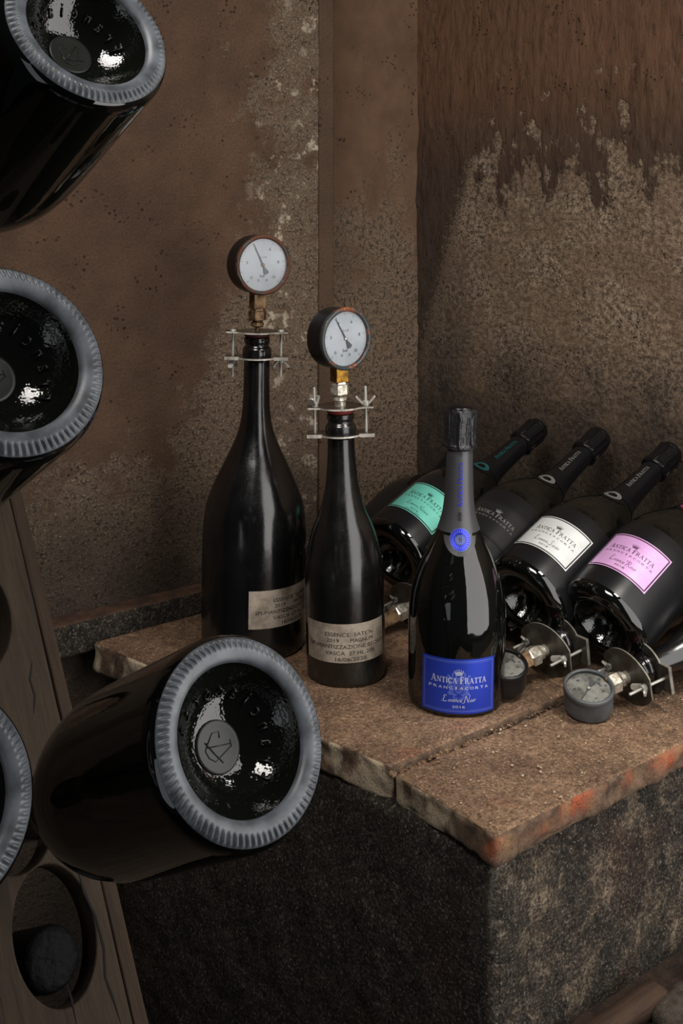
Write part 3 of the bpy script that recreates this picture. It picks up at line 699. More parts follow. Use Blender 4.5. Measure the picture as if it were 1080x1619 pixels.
def foil(root, mneck, mcap, mprint, mseal, th0, zlow=.2095, letters=True, crumple=.0006, mtext2=None):
    # neck sleeve
    zs = [zlow + (.306 - zlow) * i / 22 for i in range(23)]
    def dn(r, z, a, i): return (r + .0005 + .00010 * noise.noise(Vector((cos(a) * 2, sin(a) * 2, z * 40))) + (.00045 * noise.noise(Vector((cos(a) * 3, sin(a) * 3, z * 220))) if z > .292 else 0), z)
    fo = link('neck_foil', lathe([(rad_at(PROF_ESS, z), z) for z in zs], 64, dn), mneck, root)
    # rounded tongue of the sleeve below the seal
    g = G2(); n = 20
    f = wrap(PROF_ESS, th0, .0006); cz = .2025; rt = .0205
    vs = []; fs = []
    for j in range(9):
        for i in range(25):
            a = pi + pi * i / 24; s = j / 8; vs.append(f(rt * s * cos(a) * 1.0, cz + .004 + rt * s * sin(a) * 1.0))
    for j in range(8):
        for i in range(24): q = j * 25 + i; fs.append((q, q + 1, q + 26, q + 25))
    link('foil_tongue', pyd(vs, fs), mneck, root)
    # hood over cork and wire: crumpled, with four folds
    prof = [(.0160, .3045), (.0186, .3065), (.0190, .3105), (.0178, .3125), (.0172, .318), (.0175, .330), (.0178, .342), (.0180, .347), (.0176, .3515), (.0160, .3545), (.010, .3560), (0, .3562)]
    prof = sub_profile(prof, 4)
    def dc(r, z, a, i):
        q = Vector((cos(a) * r * 260, sin(a) * r * 260, z * 150)); w = 1 if r > .008 else r / .008
        fold = .0020 * max(0, cos(4 * a + .5)) ** 8 * w if .307 < z < .352 else 0
        fold += .0009 * max(0, cos(11 * a + 3 * noise.noise(q * .2))) ** 2 * w if .312 < z < .345 else 0
        return (r + fold + crumple * w * (noise.noise(q) + .5 * noise.noise(q * 2.3)), z + .0003 * noise.noise(q * 1.4))
    hd = link('foil_hood', lathe(prof, 128, dc), mcap, root)
    link('cap_disc', lathe([(0, .3572), (.0150, .3570), (.0168, .3556), (.0172, .3535)], 48), M_FOILK, hd)
    bmw = bmesh.new()
    for zr, rr_ in ((.3075, .0192), (.3500, .0176)):
        tube([(rr_ * cos(t * pi / 20), rr_ * sin(t * pi / 20), zr + .0004 * sin(t * 1.3)) for t in range(41)], .00055, 6, bmw)
    for k in range(4):
        a = k * pi / 2 + .65; tube([(.0192 * cos(a), .0192 * sin(a), .3075), (.0185 * cos(a + .06), .0185 * sin(a + .06), .325), (.0178 * cos(a), .0178 * sin(a), .350)], .0005, 6, bmw)
    bmesh.ops.recalc_face_normals(bmw, faces=bmw.faces)
    link('wire_relief', bmw, mcap, hd)
    # round neck seal and vertical name
    F = wrap(PROF_ESS, th0, .0009)
    g = G2().arc(0, 0, .0088, .0088, 0, 360, .0052, 40); g2 = G2()
    sl = link('neck_seal', G2().add(g, 1, 1, 0, .2035).mesh(F), mseal, root, False)
    for k in range(24):
        a = 2 * pi * k / 24; r1 = .0076; r2 = .0102; g2.bar(r1 * cos(a), r1 * sin(a), r2 * cos(a + .1), r2 * sin(a + .1), .0006)
    for a0 in range(0, 360, 60): g2.arc(.0022 * cos(R(a0)), .0022 * sin(R(a0)), .0019, .0022, a0 - 110, a0 + 110, .0006, 8)
    g2.arc(0, 0, .0052, .0052, 0, 360, .0004, 30).arc(0, 0, .0118, .0118, 0, 360, .0005, 36)
    link('seal_print', G2().add(g2, 1, 1, 0, .2035).mesh(wrap(PROF_ESS, th0, .0011)), mtext2 or mprint, sl, False)
    if letters:
        q = serif_word('ANTICA FRATTA'); a, b, c, d = q.ext(); Lg = .0530; h = .0062
        gg = G2(); gg.v = [(-( (y - c) / (d - c) * h - h / 2), .2390 + (x - a) / (b - a) * Lg) for x, y in q.v]; gg.f = list(q.f)
        link('neck_lettering', gg.mesh(wrap(PROF_ESS, th0, .0010)), mprint, fo, False)
        orn = G2()
        for s in (-1, 1):
            orn.arc(s * .0016, .2290, .0014, .0014, 0, 300, .0005, 8).arc(s * .0014, .2255, .0011, .0011, 40, 330, .0005, 8).arc(s * .0010, .2320, .0009, .0009, 0, 330, .0004, 8)
        orn.bar(0, .2235, 0, .2335, .0006)
        link('neck_ornament', orn.mesh(wrap(PROF_ESS, th0, .0010)), M_INK, fo, False)

def glass_body(root, prof, rb, depth, m, mp, seg=96, name='glass_body'):
    pp = sub_profile(punt_profile(rb, depth), 3)
    body = link(name, lathe([pp[-1], (rb * .78, depth * .04), (rb * .86, .0002)] + prof, seg), m, root)
    link('punt', lathe(pp, 64), mp, root)
    return body

# blue-labelled bottle
def essence_bottle(label, mw, th_label, kind, group=None, scale=1):
    root = thing('sparkling_wine_bottle', label, 'bottle', mw @ Matrix.Scale(scale, 4), group)
    glass_body(root, PROF_ESS, .0462, .030, M_GLASS, M_PUNT)
    R0 = .0583
    if kind == 'blue':
        foil(root, M_FOIL, M_CRUMP, M_NECKBLUE, M_NECKBLUE, th_label + .02, mtext2=M_CREST)
        cuvee_label(root, .0586, th_label, .0425, .0460, .0315, M_BLUE, M_SILVER, None, 'Essence Noir', '2016', True)
        return root
    # matt black coating wraps the body of the other cuvees, tapering at the back
    zs = [.012 + (.124 - .012) * i / 14 for i in range(15)]
    link('matt_sleeve', lathe([(rad_at(PROF_ESS, z) + .00015, z) for z in zs], 96), M_MATTE, root)
    pr = {'teal': M_TEALPRINT, 'black': M_GREYPRINT, 'white': M_GREYPRINT, 'pink': M_WINEBORDER, 'dull': M_GREYPRINT}[kind]
    foil(root, M_FOILK, M_FOILK, pr, pr, th_label, crumple=.0004, mtext2=M_FOILK)
    zc = .068; R1 = .0590
    if kind == 'teal': cuvee_label(root, R1, th_label, zc, .0420, .0300, M_TEAL, M_INK, M_INK, 'Essence Nature', '2016', extra='DOSAGGIO ZERO')
    if kind == 'white': cuvee_label(root, R1, th_label, zc, .0420, .0300, M_WHITE, M_INK, M_INK, 'Essence Sat\u00e8n', '2018')
    if kind == 'pink': cuvee_label(root, R1, th_label, zc, .0420, .0300, M_PINK, M_PINKINK, M_PINKINK, 'Essence Ros\u00e9', '2018')
    if kind == 'black': cuvee_label(root, R1, th_label, zc, .0420, .0300, M_BLACKLAB, M_GREYPRINT, M_MATTE, None, None)
    if kind == 'dull': link('label', patch(-.042, .042, -.03, .03, wrap_body(R1, th_label, .095, .0003)), M_ROSYLAB, root)
    return root

essence_bottle('upright glossy black sparkling wine bottle with metallic blue label and blue neck seal', frame((.1378, 1.374, .0005), (.0165, 0, 1)), -.05, 'blue')

def P3(px, py, d): return Vector(((px - 540) / 1800 * d, d, .61 - (py - 310) / 1800 * d))
def lean(label, b, zb, c, th, kind, scale=1.03, L0=.3562):
    B = P3(*b, zb); zc = zb + .01
    while (P3(*c, zc) - B).length < L0 * scale: zc += .001
    return essence_bottle(label, frame(B, P3(*c, zc) - B), th, kind, None, scale)
lean('leaning black bottle with teal label and teal neck print, cap against the wall', (618, 884), 1.60, (852, 676), -.85, 'teal')
lean('leaning black bottle with a black label, mostly hidden behind the blue-labelled bottle', (728, 918), 1.52, (950, 690), -.85, 'black')
lean('leaning black bottle with white pearl label and silver neck seal', (826, 952), 1.465, (1062, 714), -.98, 'white', 1.04)
lean('leaning black bottle with lilac pink label, rightmost of the leaning row', (948, 990), 1.412, (1186, 722), -.98, 'pink', 1.05)
lean('leaning black bottle with dull brownish rose label, behind the teal-labelled bottle', (588, 862), 1.78, (735, 706), .1, 'dull', .84)

# ------------------------------------------------------------------ pressure gauges on clamps
def hexpoly(r, rot=0): return [(r * cos(rot + k * pi / 3), r * sin(rot + k * pi / 3)) for k in range(6)]
def plate_poly(r=.0285, half=.042, w=.0135):
    if w > .02:      # broad plate with one sweeping arc along each long side
        e = .0125; hh = .0325; sg = hh - e; Rr = (half * half + sg * sg) / (2 * sg); cy = hh - Rr
        top = [(half - 2 * half * k / 20, cy + math.sqrt(Rr * Rr - (half - 2 * half * k / 20) ** 2)) for k in range(21)]
        return top + [(-x, -y) for x, y in top]
    pts = []; a0 = math.asin(w / r)
    for k in range(19): a = a0 + (pi - 2 * a0) * k / 18; pts.append((r * cos(a), r * sin(a)))
    pts += [(-half + .002, w), (-half, w - .002), (-half, -w + .002), (-half + .002, -w)]
    for k in range(19): a = pi + a0 + (pi - 2 * a0) * k / 18; pts.append((r * cos(a), r * sin(a)))
    pts += [(half - .002, -w), (half, -w + .002), (half, w - .002), (half - .002, w)]
    return pts
def thread_rod(x, z0, z1, r=.0021):
    prof = [(0, z0), (r * .8, z0)]; z = z0; k = 0
    while z < z1: prof.append((r if k % 2 else r * .84, z)); z += .0005; k += 1
    prof += [(r * .8, z1), (0, z1)]
    return lathe(prof, 10, M=Matrix.Translation((x, 0, 0)))
def wing_nut(x, z, up=1, rot=0):
    bm = bmesh.new(); Mx = Matrix.Translation((x, 0, z)) @ Matrix.Rotation(rot, 4, 'Z')
    lathe([(0, 0), (.0045, 0), (.0042, .005 * up), (.003, .006 * up), (0, .006 * up)], 14, M=Mx, bm=bm)
    for s in (-1, 1):
        Mw = Mx @ Matrix.Translation((s * .0035, 0, .002 * up)) @ Matrix.Rotation(-s * up * R(48), 4, 'Y')
        pl = [(0, -.0035), (s * .011, -.0035), (s * .0128, -.0015), (s * .0128, .0015), (s * .011, .0035), (0, .0035)]
        if s < 0: pl = pl[::-1]
        prism([(x_, z_) for x_, z_ in pl], -.0011, .0011, M=Mw, bm=bm)
    bmesh.ops.recalc_face_normals(bm, faces=bm.faces); return bm
def lit_edges(o, face):  # bright steel on edges, dark on faces: light painted by material
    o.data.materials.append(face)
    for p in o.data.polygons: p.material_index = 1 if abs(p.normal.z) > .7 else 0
def gauge(name_label, mw, face_rot, z_up=.006, gap=.034, h=.0905, style='stand', wing='up', tilt=0, rc=.039, mats=None, group=None, needle=28):
    mp, mcase, mbez, mdial, mnut, mbr = mats
    root = thing('pressure_gauge', name_label, 'gauge', mw, group)
    link('stopper', lathe([(0, -.001), (.0150, -.001), (.0172, .001), (.0176, z_up - .0015), (.0168, z_up), (0, z_up)], 40), M_RUBBER if style != 'old' else M_DRUBBER, root)
    W = .0135 if style != 'lying' else .0245; rr_ = .0285 if style != 'lying' else .0335; tk = .0020
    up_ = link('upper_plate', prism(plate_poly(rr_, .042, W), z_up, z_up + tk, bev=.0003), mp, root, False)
    lit_edges(up_, M_DUSTFACE if style == 'lying' else M_STEELFACE)
    # lower plate: forked around the neck
    pl = plate_poly(rr_, .0425, W)
    cv = bmesh.new(); n = 40
    zl = z_up - gap
    outp = []
    for k in range(n): 
        a = 2 * pi * k / n; 
        # radial ring plate with rectangular tabs
        rx = rr_ * .93 if style == 'lying' else rr_ * .98; outp.append((rx * cos(a), rx * sin(a)))
    inn = [(.0188 * cos(2 * pi * k / n), .0188 * sin(2 * pi * k / n)) for k in range(n)]
    lo_o = [cv.verts.new((x, y, zl)) for x, y in outp]; hi_o = [cv.verts.new((x, y, zl + .0021)) for x, y in outp]
    lo_i = [cv.verts.new((x, y, zl)) for x, y in inn]; hi_i = [cv.verts.new((x, y, zl + .0021)) for x, y in inn]
    for k in range(n):
        j = (k + 1) % n
        cv.faces.new((lo_o[k], lo_o[j], hi_o[j], hi_o[k])); cv.faces.new((lo_i[j], lo_i[k], hi_i[k], hi_i[j]))
        cv.faces.new((hi_o[k], hi_o[j], hi_i[j], hi_i[k])); cv.faces.new((lo_o[j], lo_o[k], lo_i[k], lo_i[j]))
    for s in (-1, 1):
        x0, x1 = (.0235, .0425) if s > 0 else (-.0425, -.0235)
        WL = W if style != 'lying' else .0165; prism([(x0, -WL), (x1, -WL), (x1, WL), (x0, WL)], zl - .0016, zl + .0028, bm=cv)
    lit_edges(link('lower_plate', cv, mp, root, False), M_DUSTFACE if style == 'lying' else M_STEELFACE)
    for s in (-1, 1):
        x = s * .0325
        if wing == 'up': z0, z1 = zl - .004, z_up + .026
        else: z0, z1 = zl - .026, z_up + .003
        b = link('bolt', thread_rod(x, z0, z1, .0021 if style != 'lying' else .0018), M_ROD, root)
        if wing == 'up':
            link('hex_head', prism(hexpoly(.0048), zl - .0042, zl - .0012, M=Matrix.Translation((x, 0, 0))), M_ROD, b, False)
            link('wing_nut', wing_nut(x, z_up + .002, 1, 0 if s > 0 else 1.2), M_ROD, root, False)
        else:
            link('hex_head', lathe([(0, z_up + .0045), (.003, z_up + .004), (.0045, z_up + .0025), (.0045, z_up + .0017)], 14, M=Matrix.Translation((x, 0, 0))), M_ROD, b)
            link('wing_nut', wing_nut(x, zl - .0015, -1, .2 if s > 0 else 1.35), M_ROD, root, False)
    zb = z_up + .0016
    hb = h - rc * .98        # height where the case starts
    k = (hb - .0) / .050
    def knurl(r, z, a, i): return (r + .0003 * (1 if (int(a * 20 / pi) + i) % 2 else -1), z)
    if style == 'old':
        link('stem', cyl(.0030, zb, zb + .006, 16), mnut, root)
    else:
        link('stem', lathe([(.0070, zb + .0008 * q) for q in range(9)] + [(0, zb + .0064)], 40, knurl), mnut, root)
        
    a = zb + .0062
    link('collar_nut', lathe([(0, a), (.0070, a), (.0088, a + .0015), (.0088, a + .0055), (.0068, a + .007), (.0062, a + .009), (0, a + .009)], 12), mnut, root, False)
    b0 = a + .0085
    link('hex_nut', lathe([(0, b0), (.0105, b0), (.0122, b0 + .001), (.0122, b0 + .0125), (.0105, b0 + .0140), (.0090, b0 + .0165), (0, b0 + .0165)], 6, M=Matrix.Rotation(.35, 4, 'Z')), mnut, root, False)
    c0 = b0 + .016; s_ = .0088
    link('square_shank', prism([(-s_, -s_), (s_, -s_), (s_, s_), (-s_, s_)], c0, hb + .004, M=Matrix.Rotation(.5, 4, 'Z'), bev=.0008), mbr, root, False)
    # the dial head: local frame with Z out of the dial, Y up
    D = Matrix.Translation((0, 0, h)) @ Matrix.Rotation(face_rot, 4, 'Z') @ Matrix.Rotation(R(90) + tilt, 4, 'X')
    dz = .0165 if style != 'lying' else .0105; bk = -.0165 if style != 'lying' else -.0170
    cs = link('gauge_case', lathe(sub_profile([(0, bk), (.020, bk), (rc * .93, bk + .0005), (rc * .985, bk + .003), (rc * .985, 0), (rc * .985, dz - .003)], 4), 72), mcase, root, mw=D)
    bz = link('bezel', lathe([(rc * .985, dz - .005), (rc * 1.015, dz - .0045), (rc * 1.02, dz + .0005), (rc * .995, dz + .0018), (rc * .93, dz + .0020), (rc * .885, dz + .0008), (rc * .875, dz - .0022), (rc * .985, dz - .006)], 96), mbez, root, mw=D)
    dl = link('dial', lathe([(0, dz - .0025), (rc * .89, dz - .0025)], 72), mdial, root, mw=D)
    g = G2(); r0 = rc * .84
    for i in range(51):
        aa = R(225 - 270 * i / 50); ln = .12 if i % 10 == 0 else (.085 if i % 5 == 0 else .055)
        g.bar(r0 * cos(aa), r0 * sin(aa), r0 * (1 - ln) * cos(aa), r0 * (1 - ln) * sin(aa), .00045 if i % 5 == 0 else .00028)
    for i, tx in enumerate(('0', '2', '4', '6', '8', '10')):
        aa = R(225 - 54 * i); q = T(tx); w_ = .0028 if len(tx) == 1 else .0048
        cx, cy = r0 * .70 * cos(aa), r0 * .70 * sin(aa); g.fit(q, cx - w_ / 2, cx + w_ / 2, cy - .0019, cy + .0019)
    g.fit(T('bar'), -.0042, .0042, -.0165, -.0125); g.fit(T('cl.1,6'), -.0052, .0052, .0088, .0118)
    g.arc(-.006, -.0205, .0014, .0014, 0, 360, .0006, 10); g.arc(.006, -.0205, .0014, .0014, 0, 360, .0006, 10)
    link('dial_print', g.mesh(lambda x, y: Vector((x, y, dz - .0022))), M_TICK, dl, False)
    nd = bmesh.new(); Nr = Matrix.Rotation(R(needle), 4, 'Z')
    prism([(-.0011, -.004), (.0011, -.004), (.0003, r0 * .93), (-.0003, r0 * .93)], dz - .0014, dz - .0009, M=Nr, bm=nd)
    prism([(-.0013, -.004), (-.0040, -.0125), (.0, -.0140), (.0040, -.0125), (.0013, -.004)], dz - .0014, dz - .0009, M=Nr, bm=nd)
    link('needle', nd, M_NEEDLE, dl, False)
    link('needle_hub', cyl(.0023, dz - .0016, dz + .0000, 20), mnut, dl)
    link('gauge_window', lathe([(0, dz + .0010), (rc * .88, dz + .0010)], 64), M_PANE, root, mw=D)
    return root
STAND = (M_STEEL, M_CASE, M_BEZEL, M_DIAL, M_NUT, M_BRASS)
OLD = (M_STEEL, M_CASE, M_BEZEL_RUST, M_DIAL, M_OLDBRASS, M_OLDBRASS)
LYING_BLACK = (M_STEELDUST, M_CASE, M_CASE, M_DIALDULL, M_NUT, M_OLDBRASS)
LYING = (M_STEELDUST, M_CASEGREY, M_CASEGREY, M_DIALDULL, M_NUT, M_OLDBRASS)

# unlabelled pressure-test bottles (crown finish: lip and ring)
def test_bottle(label, mw, P, mat, lab, group=None, cat='bottle'):
    root = thing('test_bottle', label, cat, mw, group)
    prof = outer(P, 6)
    H = P[-1][1]; rn = P[-1][0]
    fin = [(rn, H), (rn + .0012, H + .002), (.0192, H + .0045), (.0196, H + .010), (.0190, H + .0150), (.0165, H + .0185), (.0158, H + .0215), (.0172, H + .0235), (.0174, H + .0285), (.0160, H + .0305), (.010, H + .0307), (0, H + .030)]
    glass_body(root, prof + sub_profile(fin, 3)[1:], P[0][0], .03, mat, mat)
    if lab:
        th, zc, x0, x1, hh, rb, lines = lab
        F = wrap_body(rb, th, zc, .0004)
        lb = link('paper_label', patch(x0, x1, -hh, hh, wrap_body(rb, th, zc, .00025)), M_OLDPAPER, root)
        g = G2()
        for tx, a, b, y, ht in lines: g.fit(T(tx), a, b, y - ht / 2, y + ht / 2)
        link('lettering', g.mesh(F), M_INK, lb, False)
    return root
P_JERO = [(.056, 0), (.064, .002), (.0690, .009), (.0700, .020), (.0702, .09), (.0702, .140), (.0692, .165), (.0654, .195), (.0558, .221), (.0445, .246), (.0324, .271), (.0232, .295), (.0190, .320), (.0178, .345), (.0174, .388)]
P_MAG = [(.040, 0), (.0455, .0018), (.0490, .007), (.0500, .016), (.0502, .08), (.0502, .128), (.0490, .146), (.0462, .160), (.0400, .185), (.0290, .211), (.0218, .238), (.0190, .262), (.0174, .285), (.0171, .303)]
LINES = [('ESSENCE  SATE\'N', -.026, .036, .0110, .0047), ('2019', -.024, -.008, .0036, .0045), ('MAGNUM', .006, .036, .0036, .0045), ('SPUMANTIZZAZIONE', -.0500, .0250, -.0040, .0045), ('01/2020', .0285, .0560, -.0040, .0045), ('VASCA', -.026, -.001, -.0118, .0045), ('27 HL 204', .004, .038, -.0118, .0045), ('16/06/2020', -.013, .026, -.0192, .0045)]
mJ = frame(P3(400, 1023, 1.54), (.0135, 0, 1)); mJ.translation.z = .001
test_bottle('tallest dusty black glass test bottle, at the back left with a half hidden paper label', mJ, P_JERO, M_DUSTY, (.815, .074, -.0585, .0585, .0245, .0703, LINES))
mM = frame(P3(548, 1070, 1.445), (-.024, 0, 1)); mM.translation.z = .0015
test_bottle('dusty grey-black test bottle with beige paper label printed ESSENCE SATE\'N 2019 MAGNUM', mM, P_MAG, M_DUSTY2, (0, .060, -.0585, .0575, .0238, .0503, LINES))
gauge('round pressure gauge with brown rusted bezel clamped on the tallest bottle', mJ @ Matrix.Translation((0, 0, .388 + .0312)), R(30), .0055, .0345, .0975, 'old', 'down', rc=.040, mats=OLD, needle=26)
gauge('round pressure gauge with orange rust spots on its black bezel, clamped on the middle bottle', mM @ Matrix.Translation((0, 0, .303 + .0312)), R(38), .0065, .0345, .0945, 'stand', 'up', rc=.0390, mats=STAND, needle=30)

# lying test bottles with gauges: P = lip point, axis from base to lip
P_STD = [(.034, 0), (.0395, .0018), (.0428, .007), (.0440, .016), (.0440, .08), (.0440, .150), (.0415, .172), (.0340, .197), (.0240, .220), (.0185, .238), (.0160, .255), (.0152, .275)]
def lying(px, py, dist, d, gauge_label, bottle_label, rc=.0290, h=.066, up=(0, -.30, 1), scale=1, mats=None):
    lip = P3(px, py, dist); ax = -Vector(d).normalized()     # from base towards lip
    m = frame(lip, ax)
    hx = Vector((0, 0, 1)).cross(ax).normalized(); l = m.to_3x3().inverted() @ hx      # level bolts: local X horizontal
    m = m @ Matrix.Rotation(math.atan2(l.y, l.x), 4, 'Z')
    H = (.275 + .0305) * scale
    test_bottle(bottle_label, m @ Matrix.Translation((0, 0, -H)) @ Matrix.Scale(scale, 4), P_STD, M_DUSTY, None)
    u = m.to_3x3().inverted() @ Vector(up); fr = math.atan2(u.x, -u.y)
    gauge(gauge_label, m @ Matrix.Translation((0, 0, .0005)), fr, .006, .030, h, 'lying', 'up', rc=rc, mats=mats or LYING)
lying(1000, 1066, 1.368, (.87, .42, .17), 'dusty grey pressure gauge lying face up at the front right of the ledge', 'dark bottle lying at the right edge behind the front right gauge')
lying(870, 1024, 1.425, (.80, .56, .12), 'black pressure gauge lying just right of the blue-labelled bottle', 'dark bottle lying under the white and lilac labelled bottles', h=.080, mats=LYING_BLACK)
lying(795, 972, 1.560, (.62, .74, .10), 'pressure gauge clamp hidden behind the blue-labelled bottle, one plate showing at its right', 'dark bottle lying under the black and white labelled bottles', scale=.85)
lying(657, 955, 1.600, (.74, .60, .16), 'pressure gauge fitting showing between the middle bottle and the blue-labelled bottle', 'dark bottle lying under the teal-labelled bottle', rc=.026, h=.098)

# ------------------------------------------------------------------ riddling rack and its four bottles
AX = Vector((-.5824, .6414, -.4994)).normalized()
M_RAISED = simple('raised_glass', (.012, .012, .011), .22, 0, .9)  # paler than the punt glass, painting in the letters' highlights
def rack_bottle(label, base, roll):
    mw = frame(base, AX); root = thing('riddling_bottle', label, 'bottle', mw)
    Rb = .0575
    Pr = [(.0545, .0035), (.0562, .0065), (.0573, .011), (.0575, .020), (.0575, .06), (.0575, .120), (.0562, .145), (.0520, .168), (.0440, .190), (.0330, .212), (.0245, .232), (.0190, .254), (.0168, .280), (.0155, .320), (.0150, .340)]
    prof = outer(Pr, 6)
    fin = [(.0150, .340), (.0172, .343), (.0178, .350), (.0165, .355), (.0152, .357), (.0152, .360), (0, .3602)]
    link('glass_body', lathe(prof + fin[1:], 128), M_GLASS, root)
    # frosted knurled ring the bottle stands on
    ring = sub_profile([(.0405, .0050), (.0412, .0030), (.0430, .0014), (.0455, .0004), (.0480, .0), (.0505, .0005), (.0528, .0018), (.0545, .0040), (.0552, .0062)], 4)
    NK = 84
    def kn(r, z, a, i):
        w = max(0, 1 - abs((r - .0508) / .0036)); w = min(1, w * 1.6)
        ph = NK * (a + (r - .0496) * 5.5); s = (.5 + .5 * cos(ph)) ** 1.5
        return (r, z - .0016 * w * s + .0007 * w)
    link('base_ring', lathe(ring, NK * 8, kn), M_FROST, root)
    # punt: dome with pebbled texture
    dome = sub_profile([(.0405, .0050), (.0392, .0080), (.0378, .0105), (.0350, .0150), (.0310, .0200), (.0250, .0252), (.0190, .0285), (.0135, .0302), (.0115, .0300), (.0090, .0304), (0, .0306)], 4)
    pt = link('punt', lathe(dome, 128), M_PUNT, root)
    link('pip', lathe([(0, .0297), (.0125, .0292), (.0140, .0288), (.0146, .0296)], 64), M_PIP, pt)
    dz = lambda r: rad_z(dome, r)
    def onpunt(r, a, off): 
        z = rad_z(dome, r); return Vector((r * cos(a), r * sin(a), z - off))
    # raised letters round the punt, each a part of its own
    def letter(ch, ang, r0, sc, rmid, hgt):
        q = T(ch); a, b, c, d = q.ext(); bm = bmesh.new()
        P = lambda x, y, o: onpunt(r0 + y * sc, ang - (x - (a + b) / 2) * sc / rmid, o)
        lo = [bm.verts.new(P(x, y, -.0002)) for x, y in q.v]; hi = [bm.verts.new(P(x, y, hgt)) for x, y in q.v]
        cnt = set()
        for f in q.f:
            bm.faces.new([hi[i] for i in f])
            for i, j in zip(f, f[1:] + f[:1]): cnt.add((i, j))
        for (i, j) in cnt:
            if (j, i) not in cnt: bm.faces.new((hi[i], lo[i], lo[j], hi[j]))
        bmesh.ops.recalc_face_normals(bm, faces=bm.faces)
        link('raised_letter', bm, M_RAISED, pt)
    txt = 'Franciacorta'
    for k, ch in enumerate(txt): letter(ch, roll + R(150) - R(200) * k / (len(txt) - 1), .0255, .0096, .029, .0014)
    for k, ch in enumerate('150cl'): letter(ch, roll - R(100) - R(13) * k, .0290, .0060, .031, .0007)
    # monogram on the pip
    bm = bmesh.new(); c_, s_ = cos(roll - .35), sin(roll - .35)
    def mp(x, y): return Vector(((x * c_ - y * s_) * .0085, (x * s_ + y * c_) * .0085, .0292))
    for ln in ([(-.7, .8), (-.5, -.8), (0, -1), (.5, -.9), (.75, -.4)], [(-.6, .9), (.6, -.7)], [(.6, -.7), (.9, .3), (.6, .75), (.3, .5)], [(-.95, -.45), (.9, -.55)], [(-.35, 1.0), (-.75, .75)]):
        tube([mp(*p) for p in ln], .00032, 6, bm)
    bmesh.ops.recalc_face_normals(bm, faces=bm.faces)
    link('monogram', bm, M_PIP, pt)
    return root
def rad_z(prof, r):
    for (r0, z0), (r1, z1) in zip(prof, prof[1:]):
        if min(r0, r1) <= r <= max(r0, r1) and r0 != r1: return z0 + (z1 - z0) * (r - r0) / (r1 - r0)
    return prof[-1][1]
rack_bottle('black bottle in the rack, large at centre left, whole base with monogram facing out', (-.0538, .6349, .3084), .35)
rack_bottle('rack bottle at middle left, half its frosted base cut off by the left edge', (-.1745, .6020, .5254), .1)
rack_bottle('black bottle in the rack at the top left corner, highest of the four', (-.1561, .7092, .7153), -.6)
rack_bottle('rack bottle at lower left with only a slice of its frosted ring showing', (-.2025, .5600, .3140), .2)

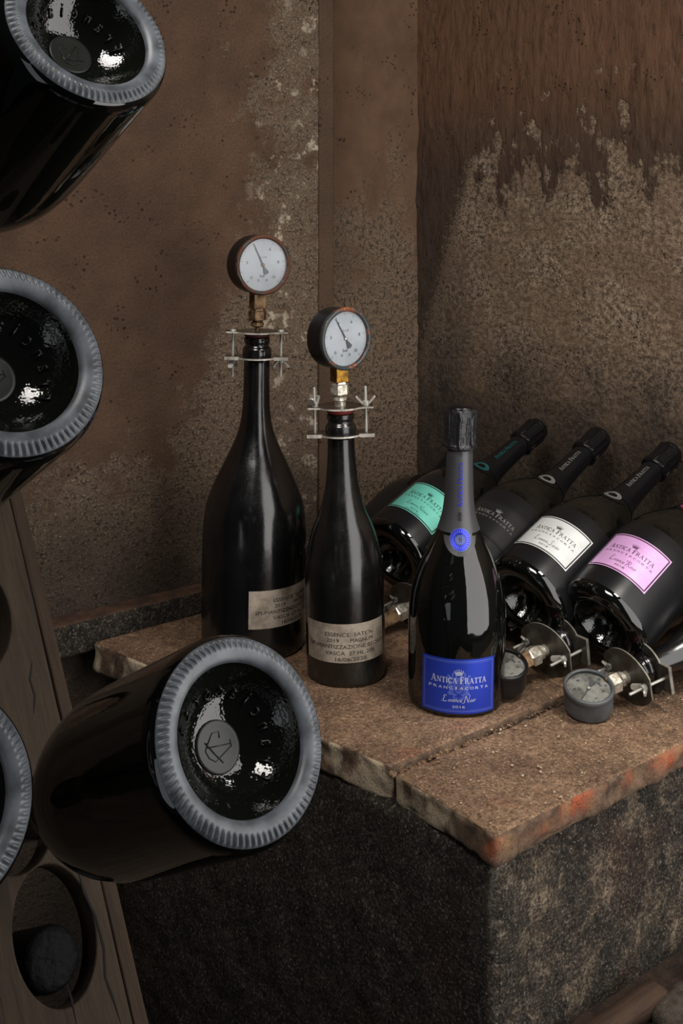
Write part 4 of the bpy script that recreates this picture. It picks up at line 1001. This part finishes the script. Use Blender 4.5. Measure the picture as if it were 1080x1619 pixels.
RV = Vector((-.335, .369, .867)).normalized(); RWd = Vector((.740, .672, 0)).normalized()   # up the board, across the board
RV = RWd.cross(AX).normalized(); RV = RV if RV.z > 0 else -RV
DB = .61                                                                                 # distance of the board's face along AX
RM = Matrix((RWd, -AX, RV)).transposed().to_4x4()                                        # board frame: x across, y out of the face, z up the board
def board_xy(px, py):
    ray = Vector(((px - 540) / 1800, 1, -(py - 310) / 1800)); o = Vector((0, 0, .61)); t = (DB - o.dot(AX)) / ray.dot(AX)
    p = o + ray * t; return p.dot(RWd), p.dot(RV)
M_CRACK = simple('crack_black', (.004, .003, .003), .9)
def rack():
    O = AX * DB
    RM.translation = O
    root = thing('riddling_rack', 'old wooden riddling rack with round holes at the left edge holding the big bottles', 'rack', RM)
    xe = (board_xy(90, 1018)[0] + board_xy(215, 1560)[0]) / 2          # right edge
    xc = (board_xy(76, 1040)[0] + board_xy(190, 1540)[0]) / 2
    zb = -.70; zt = 1.02
    holes = []
    for b in ((-.0538, .6349, .3084), (-.1745, .6020, .5254), (-.1561, .7092, .7153), (-.2025, .5600, .3140)):
        v = Vector(b); holes.append((v.dot(RWd), v.dot(RV), .031, .036))
    for q, rx, rz in (((-52, 978), .036, .046), ((86, 1478), .032, .047)):
        p = board_xy(*q); holes.append((p[0], p[1], rx, rz))
    print('HOLES', holes, 'edge', xe, xc, 'z', zb, zt)
    def plank(name, x0, x1, z0, z1, hs, mat, th=.022, front=0):
        c = bpy.data.curves.new('c', 'CURVE'); c.dimensions = '2D'; c.fill_mode = 'BOTH'; c.extrude = th / 2; c.bevel_depth = .0012; c.bevel_resolution = 1
        def spl(pts):
            s = c.splines.new('POLY'); s.points.add(len(pts) - 1); s.use_cyclic_u = True
            for p, (x, y) in zip(s.points, pts): p.co = (x, y, 0, 1)
        n = 40; rt = [(x1 + .0012 * noise.noise(Vector((x1 * 9, k * .35, 1))), z0 + (z1 - z0) * k / n) for k in range(n + 1)]
        lf = [(x0 + .0012 * noise.noise(Vector((x0 * 9, k * .35, 7))), z0 + (z1 - z0) * k / n) for k in range(n, -1, -1)]
        spl(rt + lf)
        for hx, hz, rx, rz in hs: spl([(hx + rx * cos(2 * pi * k / 48), hz + rz * sin(2 * pi * k / 48)) for k in range(48)][::-1])
        ob = bpy.data.objects.new('c', c); COL.objects.link(ob); bpy.context.view_layer.update()
        me = bpy.data.meshes.new_from_object(ob); bpy.data.objects.remove(ob); bpy.data.curves.remove(c)
        me.transform(Matrix(((1, 0, 0, 0), (0, 0, -1, front - th / 2), (0, 1, 0, 0), (0, 0, 0, 1))))
        return link(name, me, mat, root, smooth=False)
    plank('board', xc - .42, xc - .0016, zb, zt, [h for h in holes if h[0] < xc], M_WOOD)
    plank('edge_slat', xc + .0010, xe, zb, zt, [], M_WOODEDGE, .026, .001)
    # cracks and a sprung splinter are thin near-black strips laid on the board face
    for pts in ([(122, 1375), (131, 1410), (150, 1450), (163, 1500), (165, 1545), (178, 1580), (190, 1619)], [(104, 1555), (112, 1580), (121, 1625)], [(50, 1045), (46, 1075), (54, 1100), (52, 1130)], [(0, 1578), (8, 1625)]):
        bm = bmesh.new(); P = [board_xy(*p) for p in pts]
        L_ = []; R_ = []
        for k, (x, z) in enumerate(P):
            a_, b_ = P[max(k - 1, 0)], P[min(k + 1, len(P) - 1)]; d = Vector((b_[0] - a_[0], b_[1] - a_[1])).normalized() * (.0008 if 0 < k < len(P) - 1 else .0001)
            L_.append(bm.verts.new((x - d.y, .0016, z + d.x))); R_.append(bm.verts.new((x + d.y, .0016, z - d.x)))
        for k in range(len(P) - 1): bm.faces.new((L_[k], R_[k], R_[k + 1], L_[k + 1]))
        link('crack', bm, M_CRACK, root, False)
    # round dark bung seen in the lowest hole
    hx, hz = holes[-1][0], holes[-1][1]
    bg = link('bung', lathe(sub_profile([(0, 0), (.012, .0008), (.019, .003), (.0215, .008), (.0215, .02), (.0215, .06)], 4), 48, lambda r, z, a, i: (r, z + .0012 * noise.noise(Vector((r * 300 * cos(a), r * 300 * sin(a), 1))))), simple('sooty_bung', (.004, .004, .005), .6, spec=.12, bump=(220, .7, .002)))
    bg.parent = root; bg.matrix_local = Matrix.Translation((hx - .002, -.004, hz - .014)) @ Matrix.Rotation(R(90), 4, 'X')
    # lower prop and rear rail give the rack its A-frame
    link('rear_rail', prism([(xc - .42, -.080), (xe, -.080), (xe, -.050), (xc - .42, -.050)], zb + .05, zb + .11, bev=.002), M_WOOD, root, False)
rack()
